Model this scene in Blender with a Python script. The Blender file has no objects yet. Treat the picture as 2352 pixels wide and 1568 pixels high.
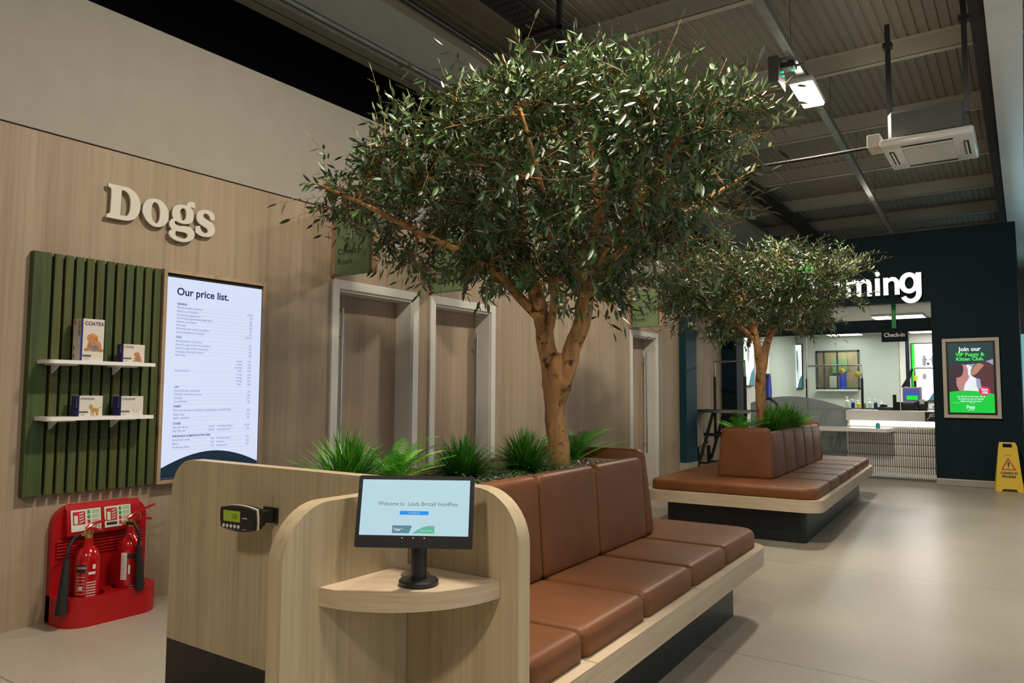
import bpy, bmesh, math, random
from mathutils import Vector, Matrix, noise as mnoise
C = bpy.context.scene.collection
PI = math.pi
random.seed(7)

# ---------------------------------------------------------------- camera
cam_d = bpy.data.cameras.new('camera'); cam = bpy.data.objects.new('camera', cam_d); C.objects.link(cam)
cam_d.sensor_width = 36; cam_d.lens = 26.114; cam_d.clip_start = .05; cam_d.clip_end = 100
RX, RY, RZ = (0.8232, 0.0352, 0.5666), (0.5677, -0.0610, -0.8210), (0.0057, 0.9975, -0.0702)
m = Matrix((RX, RY, RZ)).to_4x4(); m.translation = (4.407, 0.0, 1.25)
cam.matrix_world = m
bpy.context.scene.camera = cam

# ---------------------------------------------------------------- world, exposure, area lights
sc = bpy.context.scene
w = bpy.data.worlds.new('world'); sc.world = w; w.use_nodes = True
w.node_tree.nodes['Background'].inputs[0].default_value = (.75, .86, 1, 1)
w.node_tree.nodes['Background'].inputs[1].default_value = 0.08
sc.view_settings.view_transform = 'Standard'; sc.view_settings.look = 'None'
sc.view_settings.exposure = 0.0; sc.view_settings.gamma = 1; sc.view_settings.use_curve_mapping = False
def area(name, loc, rot, sx, sy, power, col=(1, 1, 1), spread=PI):
    d = bpy.data.lights.new(name, 'AREA'); d.shape = 'RECTANGLE'; d.size = sx; d.size_y = sy; d.energy = power; d.color = col; d.spread = spread
    o = bpy.data.objects.new(name, d); C.objects.link(o); o.location = loc; o.rotation_euler = rot
    return o
WARM = (1, .89, .74)
LAMPS = [(2.70, 7.71), (2.87, 2.9), (4.3, -2.1), (2.52, 12.6)]
for i, (lx, ly) in enumerate(LAMPS):
    area('lamp_light', (lx, ly, 4.255), (0, 0, 0), .2, .62, (150, 160, 125, 40)[i], WARM)
    pl = bpy.data.lights.new('lamp_side_light', 'POINT'); pl.energy = (13, 13, 5, 2)[i]; pl.color = WARM; pl.shadow_soft_size = .12
    po = bpy.data.objects.new('lamp_side_light', pl); C.objects.link(po); po.location = (lx, ly, 4.16)
area('lamp_light', (6.2, 1.2, 4.3), (0, 0, 0), .2, .62, 70, WARM)
area('daylight', (8.2, 5.0, 1.9), (0, PI / 2, 0), 2.6, 12, 85, (.70, .86, 1))
area('daylight', (6.4, 21.5, 1.9), (PI / 2, 0, PI), 4.0, 2.6, 40, (.55, .88, 1))

# ---------------------------------------------------------------- materials
M = {}
def newmat(name):
    mt = bpy.data.materials.new(name); mt.use_nodes = True
    nt = mt.node_tree; b = nt.nodes['Principled BSDF']; M[name] = mt
    return mt, nt, b
def plain(name, col, rough=.5, metal=0, spec=.5, bump=0, bscale=200, emit=None, es=0, coat=0, var=.06, vscale=6):
    mt, nt, b = newmat(name)
    b.inputs['Roughness'].default_value = rough; b.inputs['Metallic'].default_value = metal
    b.inputs['Specular IOR Level'].default_value = spec
    tc = nt.nodes.new('ShaderNodeTexCoord'); n = nt.nodes.new('ShaderNodeTexNoise'); n.inputs['Scale'].default_value = vscale
    nt.links.new(tc.outputs['Object'], n.inputs['Vector'])
    r = nt.nodes.new('ShaderNodeValToRGB')
    r.color_ramp.elements[0].position = .3; r.color_ramp.elements[1].position = .7
    r.color_ramp.elements[0].color = tuple(c * (1 - var) for c in col) + (1,)
    r.color_ramp.elements[1].color = tuple(min(1, c * (1 + var)) for c in col) + (1,)
    nt.links.new(n.outputs['Fac'], r.inputs['Fac']); nt.links.new(r.outputs['Color'], b.inputs['Base Color'])
    if coat: b.inputs['Coat Weight'].default_value = coat
    if emit:
        b.inputs['Emission Color'].default_value = emit + (1,); b.inputs['Emission Strength'].default_value = es
    if bump:
        n2 = nt.nodes.new('ShaderNodeTexNoise'); n2.inputs['Scale'].default_value = bscale; n2.inputs['Detail'].default_value = 3
        nt.links.new(tc.outputs['Object'], n2.inputs['Vector'])
        bp = nt.nodes.new('ShaderNodeBump'); bp.inputs['Strength'].default_value = bump; bp.inputs['Distance'].default_value = .002
        nt.links.new(n2.outputs['Fac'], bp.inputs['Height']); nt.links.new(bp.outputs['Normal'], b.inputs['Normal'])
    return mt
def glow(name, col, es):
    mt, nt, b = newmat(name)
    b.inputs['Base Color'].default_value = (.01, .01, .01, 1); b.inputs['Roughness'].default_value = .35
    b.inputs['Emission Color'].default_value = col + (1,); b.inputs['Emission Strength'].default_value = es
    return mt
def wood(name, light, dark, map1, streak=.5, plank=None, rough=.45):
    """vertical or long grain: two noises stretched along the grain"""
    mt, nt, b = newmat(name)
    N = nt.nodes.new; L = nt.links.new
    tc = N('ShaderNodeTexCoord')
    def nz(mp, scale, detail, dist=0):
        mpn = N('ShaderNodeMapping'); mpn.inputs['Scale'].default_value = mp; L(tc.outputs['Object'], mpn.inputs['Vector'])
        n = N('ShaderNodeTexNoise'); n.inputs['Scale'].default_value = scale; n.inputs['Detail'].default_value = detail; n.inputs['Distortion'].default_value = dist
        L(mpn.outputs['Vector'], n.inputs['Vector']); return n.outputs['Fac']
    a = nz(map1, 1.0, 6, .25); c = nz(tuple(v * 3.6 for v in map1), 1.0, 3); d = nz(tuple(v * .22 for v in map1), 1.0, 2)
    r1 = N('ShaderNodeValToRGB'); e = r1.color_ramp.elements
    e[0].position = .30; e[0].color = dark + (1,); e[1].position = .62; e[1].color = light + (1,)
    mid = e.new(.46); mid.color = tuple(.35 * x + .65 * y for x, y in zip(dark, light)) + (1,)
    L(a, r1.inputs['Fac'])
    r2 = N('ShaderNodeValToRGB'); r2.color_ramp.elements[0].position = .36; r2.color_ramp.elements[1].position = .52
    r2.color_ramp.elements[0].color = (1 - .30 * streak,) * 3 + (1,); r2.color_ramp.elements[1].color = (1, 1, 1, 1)
    L(c, r2.inputs['Fac'])
    r3 = N('ShaderNodeValToRGB'); r3.color_ramp.elements[0].position = .35; r3.color_ramp.elements[1].position = .65
    r3.color_ramp.elements[0].color = (.86, .84, .82, 1); r3.color_ramp.elements[1].color = (1, 1, 1, 1)
    L(d, r3.inputs['Fac'])
    m1 = N('ShaderNodeMix'); m1.data_type = 'RGBA'; m1.blend_type = 'MULTIPLY'; m1.inputs[0].default_value = 1
    L(r1.outputs['Color'], m1.inputs[6]); L(r2.outputs['Color'], m1.inputs[7])
    m2 = N('ShaderNodeMix'); m2.data_type = 'RGBA'; m2.blend_type = 'MULTIPLY'; m2.inputs[0].default_value = 1
    L(m1.outputs[2], m2.inputs[6]); L(r3.outputs['Color'], m2.inputs[7])
    L(m2.outputs[2], b.inputs['Base Color']); b.inputs['Roughness'].default_value = rough
    b.inputs['Specular IOR Level'].default_value = .35
    return mt
wood('wall_oak', (.385, .298, .205), (.32, .243, .165), (20, 20, .35), .4, rough=.6)
wood('panel_ash', (.58, .47, .30), (.50, .40, .245), (20, 20, .35), .45, rough=.45)
wood('rim_ash', (.62, .50, .35), (.52, .41, .275), (5.0, 1.2, 90), .4, rough=.45)
wood('door_oak', (.40, .30, .21), (.335, .248, .17), (20, 20, .35), .4, rough=.5)
wood('sign_wood', (.50, .28, .14), (.36, .18, .08), (12, 12, 1), .3)
wood('slat_green', (.072, .088, .026), (.045, .058, .017), (22, 22, .9), .8, rough=.55)
wood('frame_oak', (.46, .335, .21), (.34, .235, .14), (14, 14, 1.2), .5)
plain('wall_paint', (.325, .30, .25), .75, var=.03, bump=.25, bscale=320)
plain('trim_white', (.62, .60, .54), .38, var=.02)
plain('white_gloss', (.80, .78, .73), .25, var=.02)
plain('letter_paint', (.62, .585, .50), .6, var=.02, bump=.15)
plain('grey_plastic', (.10, .105, .10), .5)
plain('black_plastic', (.012, .012, .013), .38, var=.1)
plain('black_matte', (.008, .008, .009), .7, var=.1)
plain('void_black', (.006, .004, .003), .9)
plain('steel', (.55, .55, .55), .28, metal=1)
plain('dark_steel', (.10, .10, .10), .4, metal=.8)
plain('galv', (.30, .31, .30), .45, metal=.6, var=.15)
plain('cream_steel', (.46, .43, .34), .55, var=.05)
plain('grey_steel', (.20, .20, .18), .5, metal=.3)
plain('plinth', (.010, .013, .012), .38, var=.1, spec=.35)
plain('red_plastic', (.40, .003, .006), .36, bump=.2, bscale=300)
plain('red_gloss', (.42, .004, .007), .16, coat=.6)
plain('brass', (.60, .42, .14), .3, metal=1)
plain('label_white', (.70, .70, .68), .5)
plain('label_green', (.03, .28, .13), .5)
plain('label_red', (.48, .01, .025), .5)
plain('label_glow', (.62, .68, .52), .5)
plain('ink', (.012, .012, .014), .6)
plain('ink_navy', (.022, .018, .12), .4)
plain('carton', (.66, .60, .52), .45, var=.02)
plain('dog_brown', (.48, .20, .07), .6, var=.35, vscale=60)
plain('dog_grey', (.22, .20, .20), .6, var=.3, vscale=60)
plain('dog_gold', (.42, .24, .06), .6, var=.4, vscale=80)
plain('dog_white', (.60, .58, .56), .6, var=.15, vscale=60)
plain('sign_green', (.18, .27, .13), .6, var=.06, bump=.3, bscale=400)
plain('blue_wall', (.003, .013, .018), .7, var=.08, spec=.2)
plain('blue_column', (.006, .040, .055), .6, var=.06, spec=.25)
plain('skirting', (.33, .30, .25), .4)
plain('yellow_plastic', (.72, .47, .008), .35, var=.04)
plain('tree_green_label', (.0, .25, .03), .5)
plain('soil', (.02, .014, .010), .9)
plain('interior_white', (.60, .61, .56), .6, var=.02)
plain('ball_yellow', (.8, .55, .02), .6)
plain('blue_cloth', (.02, .04, .32), .7)
plain('teal_soap', (.05, .42, .46), .2)
plain('amber', (.35, .15, .06), .4)
plain('deck', (.26, .235, .19), .6, metal=.15, var=.05)
glow('lamp_glow', (1, .93, .80), 22)
glow('panel_glow', (1, .97, .90), 5)
glow('strip_glow', (1, .98, .93), 7)
glow('letter_glow', (1, .98, .96), 1.6)
glow('green_glow', (.0, .85, .02), 1.1)
glow('led_green', (.0, 1, .25), 2.5)
glow('screen_lav', (.72, .78, 1.0), .93)
glow('screen_navy', (.0, .014, .030), 1)
glow('till_blue', (.07, .10, .40), .9)
plain('ad_frame', (.50, .44, .33), .5)
glow('screen_ink', (.05, .10, .30), .9)
glow('screen_line', (.42, .50, .70), .9)
glow('screen_title', (.005, .02, .10), 1)
glow('screen_blue', (.50, .72, .80), .92)
glow('screen_azure', (.01, .30, .85), .9)
glow('screen_slate', (.10, .25, .32), .9)
glow('screen_mint', (.12, .50, .34), .9)
glow('screen_text', (.10, .16, .20), .9)
glow('screen_white', (.85, .92, .95), .95)
glow('ad_dark', (.004, .045, .045), .9)
glow('ad_green', (.0, .62, .05), .95)
glow('ad_lime', (.05, .85, .10), .95)
glow('ad_pink', (.85, .01, .14), .9)
glow('ad_skin', (.62, .26, .24), .85)
glow('ad_hair', (.04, .02, .035), .9)
glow('ad_fur', (.10, .03, .035), .9)
glow('ad_fur_light', (.50, .26, .16), .9)
glow('ad_bg', (.42, .45, .60), .8)
glow('ad_brightbg', (.9, .9, .95), .95)
glow('ad_teal', (.05, .22, .26), 1)
glow('lightbox', (.95, 1, .97), 1.5)
glow('lightbox_dog', (.86, .88, .84), 1.15)
glow('lightbox_grey', (.35, .36, .36), 1)
glow('lcd_green', (.16, .20, .008), .85)
glow('daylight_glass', (.30, .75, .80), .55)
glow('beam_glow', (1, 1, 1), 1)

def leather():
    mt, nt, b = newmat('leather')
    N = nt.nodes.new; L = nt.links.new
    tc = N('ShaderNodeTexCoord')
    n = N('ShaderNodeTexNoise'); n.inputs['Scale'].default_value = 5; n.inputs['Detail'].default_value = 4; L(tc.outputs['Object'], n.inputs['Vector'])
    r = N('ShaderNodeValToRGB'); r.color_ramp.elements[0].position = .3; r.color_ramp.elements[1].position = .7
    r.color_ramp.elements[0].color = (.155, .052, .014, 1); r.color_ramp.elements[1].color = (.185, .065, .019, 1)
    L(n.outputs['Fac'], r.inputs['Fac']); L(r.outputs['Color'], b.inputs['Base Color'])
    v = N('ShaderNodeTexVoronoi'); v.inputs['Scale'].default_value = 420; L(tc.outputs['Object'], v.inputs['Vector'])
    bp = N('ShaderNodeBump'); bp.inputs['Strength'].default_value = .22; bp.inputs['Distance'].default_value = .001
    L(v.outputs['Distance'], bp.inputs['Height'])
    n2 = N('ShaderNodeTexNoise'); n2.inputs['Scale'].default_value = 9; n2.inputs['Detail'].default_value = 2; L(tc.outputs['Object'], n2.inputs['Vector'])
    bp2 = N('ShaderNodeBump'); bp2.inputs['Strength'].default_value = .14; bp2.inputs['Distance'].default_value = .008
    L(n2.outputs['Fac'], bp2.inputs['Height']); L(bp.outputs['Normal'], bp2.inputs['Normal']); L(bp2.outputs['Normal'], b.inputs['Normal'])
    b.inputs['Roughness'].default_value = .47; b.inputs['Specular IOR Level'].default_value = .33
leather()
def bark():
    mt, nt, b = newmat('bark')
    N = nt.nodes.new; L = nt.links.new
    tc = N('ShaderNodeTexCoord')
    mp = N('ShaderNodeMapping'); mp.inputs['Scale'].default_value = (9, 9, 3); L(tc.outputs['Object'], mp.inputs['Vector'])
    n = N('ShaderNodeTexNoise'); n.inputs['Scale'].default_value = 1.6; n.inputs['Detail'].default_value = 5; n.inputs['Distortion'].default_value = .6; L(mp.outputs['Vector'], n.inputs['Vector'])
    r = N('ShaderNodeValToRGB'); e = r.color_ramp.elements
    e[0].position = .3; e[0].color = (.20, .10, .04, 1); e[1].position = .7; e[1].color = (.62, .31, .10, 1)
    L(n.outputs['Fac'], r.inputs['Fac'])
    n3 = N('ShaderNodeTexNoise'); n3.inputs['Scale'].default_value = 22; n3.inputs['Detail'].default_value = 3; L(tc.outputs['Object'], n3.inputs['Vector'])
    r3 = N('ShaderNodeValToRGB'); r3.color_ramp.elements[0].position = .33; r3.color_ramp.elements[1].position = .41
    r3.color_ramp.elements[0].color = (.16, .10, .07, 1); r3.color_ramp.elements[1].color = (1, 1, 1, 1)
    L(n3.outputs['Fac'], r3.inputs['Fac'])
    mx = N('ShaderNodeMix'); mx.data_type = 'RGBA'; mx.blend_type = 'MULTIPLY'; mx.inputs[0].default_value = 1
    L(r.outputs['Color'], mx.inputs[6]); L(r3.outputs['Color'], mx.inputs[7]); L(mx.outputs[2], b.inputs['Base Color'])
    bp = N('ShaderNodeBump'); bp.inputs['Strength'].default_value = .6; bp.inputs['Distance'].default_value = .012
    L(n3.outputs['Fac'], bp.inputs['Height']); L(bp.outputs['Normal'], b.inputs['Normal']); b.inputs['Roughness'].default_value = .65
bark()
def leafmat(name, cols, rough=.35, back=None, trans=.0):
    """each leaf its own tone: white noise on a per-face random stored in a colour attribute"""
    mt, nt, b = newmat(name)
    N = nt.nodes.new; L = nt.links.new
    at = N('ShaderNodeAttribute'); at.attribute_name = 'tone'
    r = N('ShaderNodeValToRGB'); e = r.color_ramp.elements
    e[0].position = 0; e[0].color = cols[0] + (1,); e[1].position = 1; e[1].color = cols[-1] + (1,)
    for i, cc in enumerate(cols[1:-1]):
        x = e.new((i + 1) / (len(cols) - 1)); x.color = cc + (1,)
    L(at.outputs['Fac'], r.inputs['Fac'])
    src = r.outputs['Color']
    if back:
        g = N('ShaderNodeNewGeometry'); mx = N('ShaderNodeMix'); mx.data_type = 'RGBA'; mx.inputs[7].default_value = back + (1,)
        L(g.outputs['Backfacing'], mx.inputs[0]); L(src, mx.inputs[6]); src = mx.outputs[2]
    L(src, b.inputs['Base Color']); b.inputs['Roughness'].default_value = rough; b.inputs['Specular IOR Level'].default_value = .6
def slat_variation():
    mt = M['slat_green']; nt = mt.node_tree; b = nt.nodes['Principled BSDF']; src = b.inputs['Base Color'].links[0].from_socket
    oi = nt.nodes.new('ShaderNodeObjectInfo'); r = nt.nodes.new('ShaderNodeValToRGB')
    r.color_ramp.elements[0].color = (1.25, 1.12, .9, 1); r.color_ramp.elements[1].color = (.92, 1.12, 1.1, 1)
    mx = nt.nodes.new('ShaderNodeMix'); mx.data_type = 'RGBA'; mx.blend_type = 'MULTIPLY'; mx.inputs[0].default_value = 1
    nt.links.new(oi.outputs['Random'], r.inputs['Fac']); nt.links.new(src, mx.inputs[6]); nt.links.new(r.outputs['Color'], mx.inputs[7]); nt.links.new(mx.outputs[2], b.inputs['Base Color'])
slat_variation()
leafmat('olive_leaf', [(.022, .054, .015), (.050, .110, .028), (.11, .21, .045)], .40, back=(.13, .18, .085))
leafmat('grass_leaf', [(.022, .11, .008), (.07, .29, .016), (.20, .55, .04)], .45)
leafmat('fern_leaf', [(.05, .26, .01), (.14, .58, .02), (.34, .85, .07)], .5)
leafmat('pebble', [(.08, .07, .06), (.34, .28, .21), (.80, .70, .54)], .6)

def floor_mat():
    mt, nt, b = newmat('floor_vinyl')
    N = nt.nodes.new; L = nt.links.new
    tc = N('ShaderNodeTexCoord')
    def nz(s, d, mp=(1, 1, 1)):
        mpn = N('ShaderNodeMapping'); mpn.inputs['Scale'].default_value = mp; L(tc.outputs['Object'], mpn.inputs['Vector'])
        n = N('ShaderNodeTexNoise'); n.inputs['Scale'].default_value = s; n.inputs['Detail'].default_value = d; L(mpn.outputs['Vector'], n.inputs['Vector']); return n.outputs['Fac']
    r = N('ShaderNodeValToRGB'); r.color_ramp.elements[0].position = .35; r.color_ramp.elements[1].position = .65
    r.color_ramp.elements[0].color = (.385, .338, .272, 1); r.color_ramp.elements[1].color = (.435, .388, .315, 1)
    L(nz(160, 5), r.inputs['Fac'])
    r2 = N('ShaderNodeValToRGB'); r2.color_ramp.elements[0].position = .33; r2.color_ramp.elements[1].position = .42
    r2.color_ramp.elements[0].color = (.86, .84, .81, 1); r2.color_ramp.elements[1].color = (1, 1, 1, 1)
    L(nz(34, 3, (1, 2.2, 1)), r2.inputs['Fac'])
    mx = N('ShaderNodeMix'); mx.data_type = 'RGBA'; mx.blend_type = 'MULTIPLY'; mx.inputs[0].default_value = 1
    L(r.outputs['Color'], mx.inputs[6]); L(r2.outputs['Color'], mx.inputs[7])
    r3 = N('ShaderNodeValToRGB'); r3.color_ramp.elements[0].position = .3; r3.color_ramp.elements[1].position = .7
    r3.color_ramp.elements[0].color = (.90, .90, .90, 1); r3.color_ramp.elements[1].color = (1, 1, 1, 1)
    L(nz(1.3, 3), r3.inputs['Fac'])
    mx3 = N('ShaderNodeMix'); mx3.data_type = 'RGBA'; mx3.blend_type = 'MULTIPLY'; mx3.inputs[0].default_value = 1
    L(mx.outputs[2], mx3.inputs[6]); L(r3.outputs['Color'], mx3.inputs[7])
    # sheet joints every 2.18 m
    sep = N('ShaderNodeSeparateXYZ'); L(tc.outputs['Object'], sep.inputs[0])
    def math_(op, a, bb):
        n = N('ShaderNodeMath'); n.operation = op
        for i, v in enumerate((a, bb)):
            if v is None: continue
            if isinstance(v, (int, float)): n.inputs[i].default_value = v
            else: L(v, n.inputs[i])
        return n.outputs[0]
    s = math_('ADD', sep.outputs['Y'], -3.67 + 2.18 * 10 + 1.09)
    s = math_('MODULO', s, 2.18); s = math_('SUBTRACT', s, 1.09); s = math_('ABSOLUTE', s, None); s = math_('LESS_THAN', s, .0035)
    mx2 = N('ShaderNodeMix'); mx2.data_type = 'RGBA'; mx2.inputs[7].default_value = (.17, .14, .11, 1)
    L(s, mx2.inputs[0]); L(mx3.outputs[2], mx2.inputs[6]); L(mx2.outputs[2], b.inputs['Base Color'])
    b.inputs['Roughness'].default_value = .36; b.inputs['Specular IOR Level'].default_value = .45
floor_mat()
def glass(name, tint, rough=0, alpha=.12):
    mt, nt, b = newmat(name)
    N = nt.nodes.new; L = nt.links.new
    t = N('ShaderNodeBsdfTransparent'); t.inputs[0].default_value = tint + (1,)
    b.inputs['Base Color'].default_value = (.35, .38, .38, 1) if rough else (.03, .04, .04, 1); b.inputs['Roughness'].default_value = rough if rough else .03
    mx = N('ShaderNodeMixShader'); mx.inputs[0].default_value = alpha
    L(t.outputs[0], mx.inputs[1]); L(b.outputs[0], mx.inputs[2]); L(mx.outputs[0], nt.nodes['Material Output'].inputs[0])
glass('clear_glass', (.90, .96, .94))
glass('frosted_glass', (.85, .88, .9), .6, .72)
glass('acrylic', (.85, .9, .9), 0, .25)

# ---------------------------------------------------------------- mesh helpers
def box(bm, x0, x1, y0, y1, z0, z1, bevel=0, seg=2):
    r = bmesh.ops.create_cube(bm, size=1)
    for v in r['verts']:
        v.co = Vector((x0 + (v.co.x + .5) * (x1 - x0), y0 + (v.co.y + .5) * (y1 - y0), z0 + (v.co.z + .5) * (z1 - z0)))
    if bevel:
        es = list({e for v in r['verts'] for e in v.link_edges})
        bmesh.ops.bevel(bm, geom=es, offset=bevel, segments=seg, profile=.5, affect='EDGES', clamp_overlap=True)
def tube(bm, pts, rad, seg=10, cap=True):
    """swept tube through pts; rad number or list"""
    pts = [Vector(p) for p in pts]; n = len(pts)
    rad = rad if isinstance(rad, (list, tuple)) else [rad] * n
    rings = []; up = None
    for i, p in enumerate(pts):
        t = (pts[min(i + 1, n - 1)] - pts[max(i - 1, 0)])
        t = t.normalized() if t.length > 1e-9 else Vector((0, 0, 1))
        if up is None:
            up = Vector((0, 0, 1)) if abs(t.z) < .9 else Vector((1, 0, 0))
        a = up.cross(t)
        if a.length < 1e-6: a = Vector((1, 0, 0)).cross(t)
        a.normalize(); bb = t.cross(a); up = bb
        up = t.cross(a).normalized()
        rings.append([bm.verts.new(p + (a * math.cos(2 * PI * k / seg) + bb * math.sin(2 * PI * k / seg)) * rad[i]) for k in range(seg)])
        up = bb
    for i in range(n - 1):
        for k in range(seg):
            bm.faces.new((rings[i][k], rings[i][(k + 1) % seg], rings[i + 1][(k + 1) % seg], rings[i + 1][k]))
    if cap:
        bm.faces.new(rings[0][::-1]); bm.faces.new(rings[-1])
def lathe(bm, prof, cx, cy, seg=24, cz=0):
    """prof: [(r, z)]"""
    rings = []
    for r, z in prof:
        rings.append([bm.verts.new((cx + max(r, 1e-4) * math.cos(2 * PI * k / seg), cy + max(r, 1e-4) * math.sin(2 * PI * k / seg), cz + z)) for k in range(seg)])
    for i in range(len(rings) - 1):
        for k in range(seg):
            bm.faces.new((rings[i][k], rings[i][(k + 1) % seg], rings[i + 1][(k + 1) % seg], rings[i + 1][k]))
    bm.faces.new(rings[0][::-1]); bm.faces.new(rings[-1])
def prism(bm, poly, fn, d0, d1):
    """extrude 2-D polygon: fn(u, v, d) -> point"""
    a = [bm.verts.new(fn(u, v, d0)) for u, v in poly]; b = [bm.verts.new(fn(u, v, d1)) for u, v in poly]
    n = len(poly)
    fs = [bm.faces.new(a[::-1]), bm.faces.new(b)]
    for i in range(n): fs.append(bm.faces.new((a[i], a[(i + 1) % n], b[(i + 1) % n], b[i])))
    return fs
XY = lambda u, v, d: (u, v, d)
YZ = lambda u, v, d: (d, u, v)
XZ = lambda u, v, d: (u, d, v)
def rrect(x0, x1, y0, y1, r, n=6):
    """rounded rectangle; r one radius or four (x0y0, x1y0, x1y1, x0y1)"""
    r = r if isinstance(r, (list, tuple)) else [r] * 4
    out = []
    for (cx, cy, a0, rr) in ((x0 + r[0], y0 + r[0], PI, r[0]), (x1 - r[1], y0 + r[1], 1.5 * PI, r[1]), (x1 - r[2], y1 - r[2], 0, r[2]), (x0 + r[3], y1 - r[3], .5 * PI, r[3])):
        if rr < 1e-6: out.append((cx, cy)); continue
        for k in range(n + 1):
            a = a0 + .5 * PI * k / n; out.append((cx + rr * math.cos(a), cy + rr * math.sin(a)))
    return out
def inset(poly, d):
    n = len(poly); out = []
    for i in range(n):
        p, a, b = Vector(poly[i]), Vector(poly[i - 1]), Vector(poly[(i + 1) % n])
        e1 = (p - a); e2 = (b - p)
        if e1.length < 1e-7: e1 = e2
        if e2.length < 1e-7: e2 = e1
        n1 = Vector((-e1.y, e1.x)).normalized(); n2 = Vector((-e2.y, e2.x)).normalized()
        nn = (n1 + n2); k = max(.5, nn.length / 2); nn.normalize()
        out.append(tuple(p + nn * (d / k)))
    return out
def cushion(bm, poly, fn, d0, d1, r=.03, puff=.008, seg=5):
    """soft pad: outline poly (counter-clockwise), from d0 (back) to d1 (face), rounded edge r, crowned face"""
    rings = [[bm.verts.new(fn(u, v, d0)) for u, v in inset(poly, .006)], [bm.verts.new(fn(u, v, d0 + .006)) for u, v in poly]]
    s = 1 if d1 > d0 else -1
    for k in range(seg + 1):
        a = .5 * PI * k / seg
        rings.append([bm.verts.new(fn(u, v, d1 - s * r * (1 - math.sin(a)))) for u, v in inset(poly, r * (1 - math.cos(a)))])
    base = inset(poly, r)
    cx = sum(p[0] for p in base) / len(base); cy = sum(p[1] for p in base) / len(base)
    for f in (.85, .6, .3):
        rings.append([bm.verts.new(fn(cx + (u - cx) * f, cy + (v - cy) * f, d1 + s * puff * (1 - f * f))) for u, v in base])
    n = len(poly)
    for i in range(len(rings) - 1):
        for k in range(n): bm.faces.new((rings[i][k], rings[i][(k + 1) % n], rings[i + 1][(k + 1) % n], rings[i + 1][k]))
    bm.faces.new(rings[-1]); bm.faces.new(rings[0][::-1])
def obj(name, bm, mat, parent=None, smooth=False, angle=35):
    bmesh.ops.recalc_face_normals(bm, faces=bm.faces)
    me = bpy.data.meshes.new(name); bm.to_mesh(me); bm.free()
    mats = mat if isinstance(mat, (list, tuple)) else [mat]
    for mm in mats: me.materials.append(M[mm])
    if smooth:
        for p in me.polygons: p.use_smooth = True
        try: me.set_sharp_from_angle(angle=math.radians(angle))
        except Exception: pass
    o = bpy.data.objects.new(name, me); C.objects.link(o)
    if parent: o.parent = parent
    return o
def tag(o, label=None, cat=None, group=None, kind=None):
    if label: o['label'] = label
    if cat: o['category'] = cat
    if group: o['group'] = group
    if kind: o['kind'] = kind
    return o
def thing(name, label, cat, loc=(0, 0, 0), rz=0, group=None):
    o = bpy.data.objects.new(name, None); C.objects.link(o); o.location = loc; o.rotation_euler = (0, 0, rz)
    o.empty_display_size = .05
    return tag(o, label, cat, group)
def struct(name, bm, mat, smooth=False):
    return tag(obj(name, bm, mat, smooth=smooth), kind='structure')
def bmn(): return bmesh.new()
def part(name, mat, parent, *boxes, bevel=0, smooth=False):
    bm = bmn()
    for b in boxes: box(bm, *b, bevel=bevel)
    return obj(name, bm, mat, parent, smooth)
_tc = {}
def textw(s, size, bold=0, space=1.0):
    cu = bpy.data.curves.new('t', 'FONT'); cu.body = s; cu.size = size; cu.offset = bold; cu.space_character = space
    o = bpy.data.objects.new('t', cu); C.objects.link(o); bpy.context.view_layer.update(); w_ = o.dimensions.x
    bpy.data.objects.remove(o); bpy.data.curves.remove(cu); return w_
def text(bm, s, size, fn, x=0, y=0, align='LEFT', bold=0, depth=0, squash=1, mat_index=0, space=1.0):
    """lettering: fn(u, v, d) maps the flat letter plane into the place"""
    cu = bpy.data.curves.new('t', 'FONT'); cu.body = s; cu.size = size; cu.align_x = align; cu.offset = bold; cu.resolution_u = 3; cu.space_character = space
    if depth: cu.extrude = depth / 2
    o = bpy.data.objects.new('t', cu); C.objects.link(o)
    dg = bpy.context.evaluated_depsgraph_get(); dg.update()
    me = bpy.data.meshes.new_from_object(o.evaluated_get(dg))
    t = bmesh.new(); t.from_mesh(me)
    vs = [bm.verts.new(fn(v.co.x * squash + x, v.co.y + y, v.co.z + depth / 2)) for v in t.verts]
    t.verts.index_update()
    for f in t.faces:
        try:
            nf = bm.faces.new([vs[v.index] for v in f.verts]); nf.material_index = mat_index
        except ValueError: pass
    t.free(); bpy.data.objects.remove(o); bpy.data.curves.remove(cu); bpy.data.meshes.remove(me)
def poly2d(bm, pts, fn, d=0, mi=0):
    f = bm.faces.new([bm.verts.new(fn(u, v, d)) for u, v in pts]); f.material_index = mi
    return f
def ell(cx, cy, rx, ry, n=20, a0=0):
    return [(cx + rx * math.cos(a0 + 2 * PI * k / n), cy + ry * math.sin(a0 + 2 * PI * k / n)) for k in range(n)]
def smoothpoly(pts, it=2, keep=50):
    """corner cutting that leaves sharp corners"""
    for _ in range(it):
        out = []; n = len(pts)
        for i in range(n):
            p, a, b = Vector(pts[i]), Vector(pts[i - 1]), Vector(pts[(i + 1) % n])
            ang = math.degrees((p - a).angle(b - p)) if (p - a).length > 1e-6 and (b - p).length > 1e-6 else 0
            if ang > keep: out.append(tuple(p))
            else: out += [tuple(p * .75 + a * .25), tuple(p * .75 + b * .25)]
        pts = out
    return pts
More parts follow.
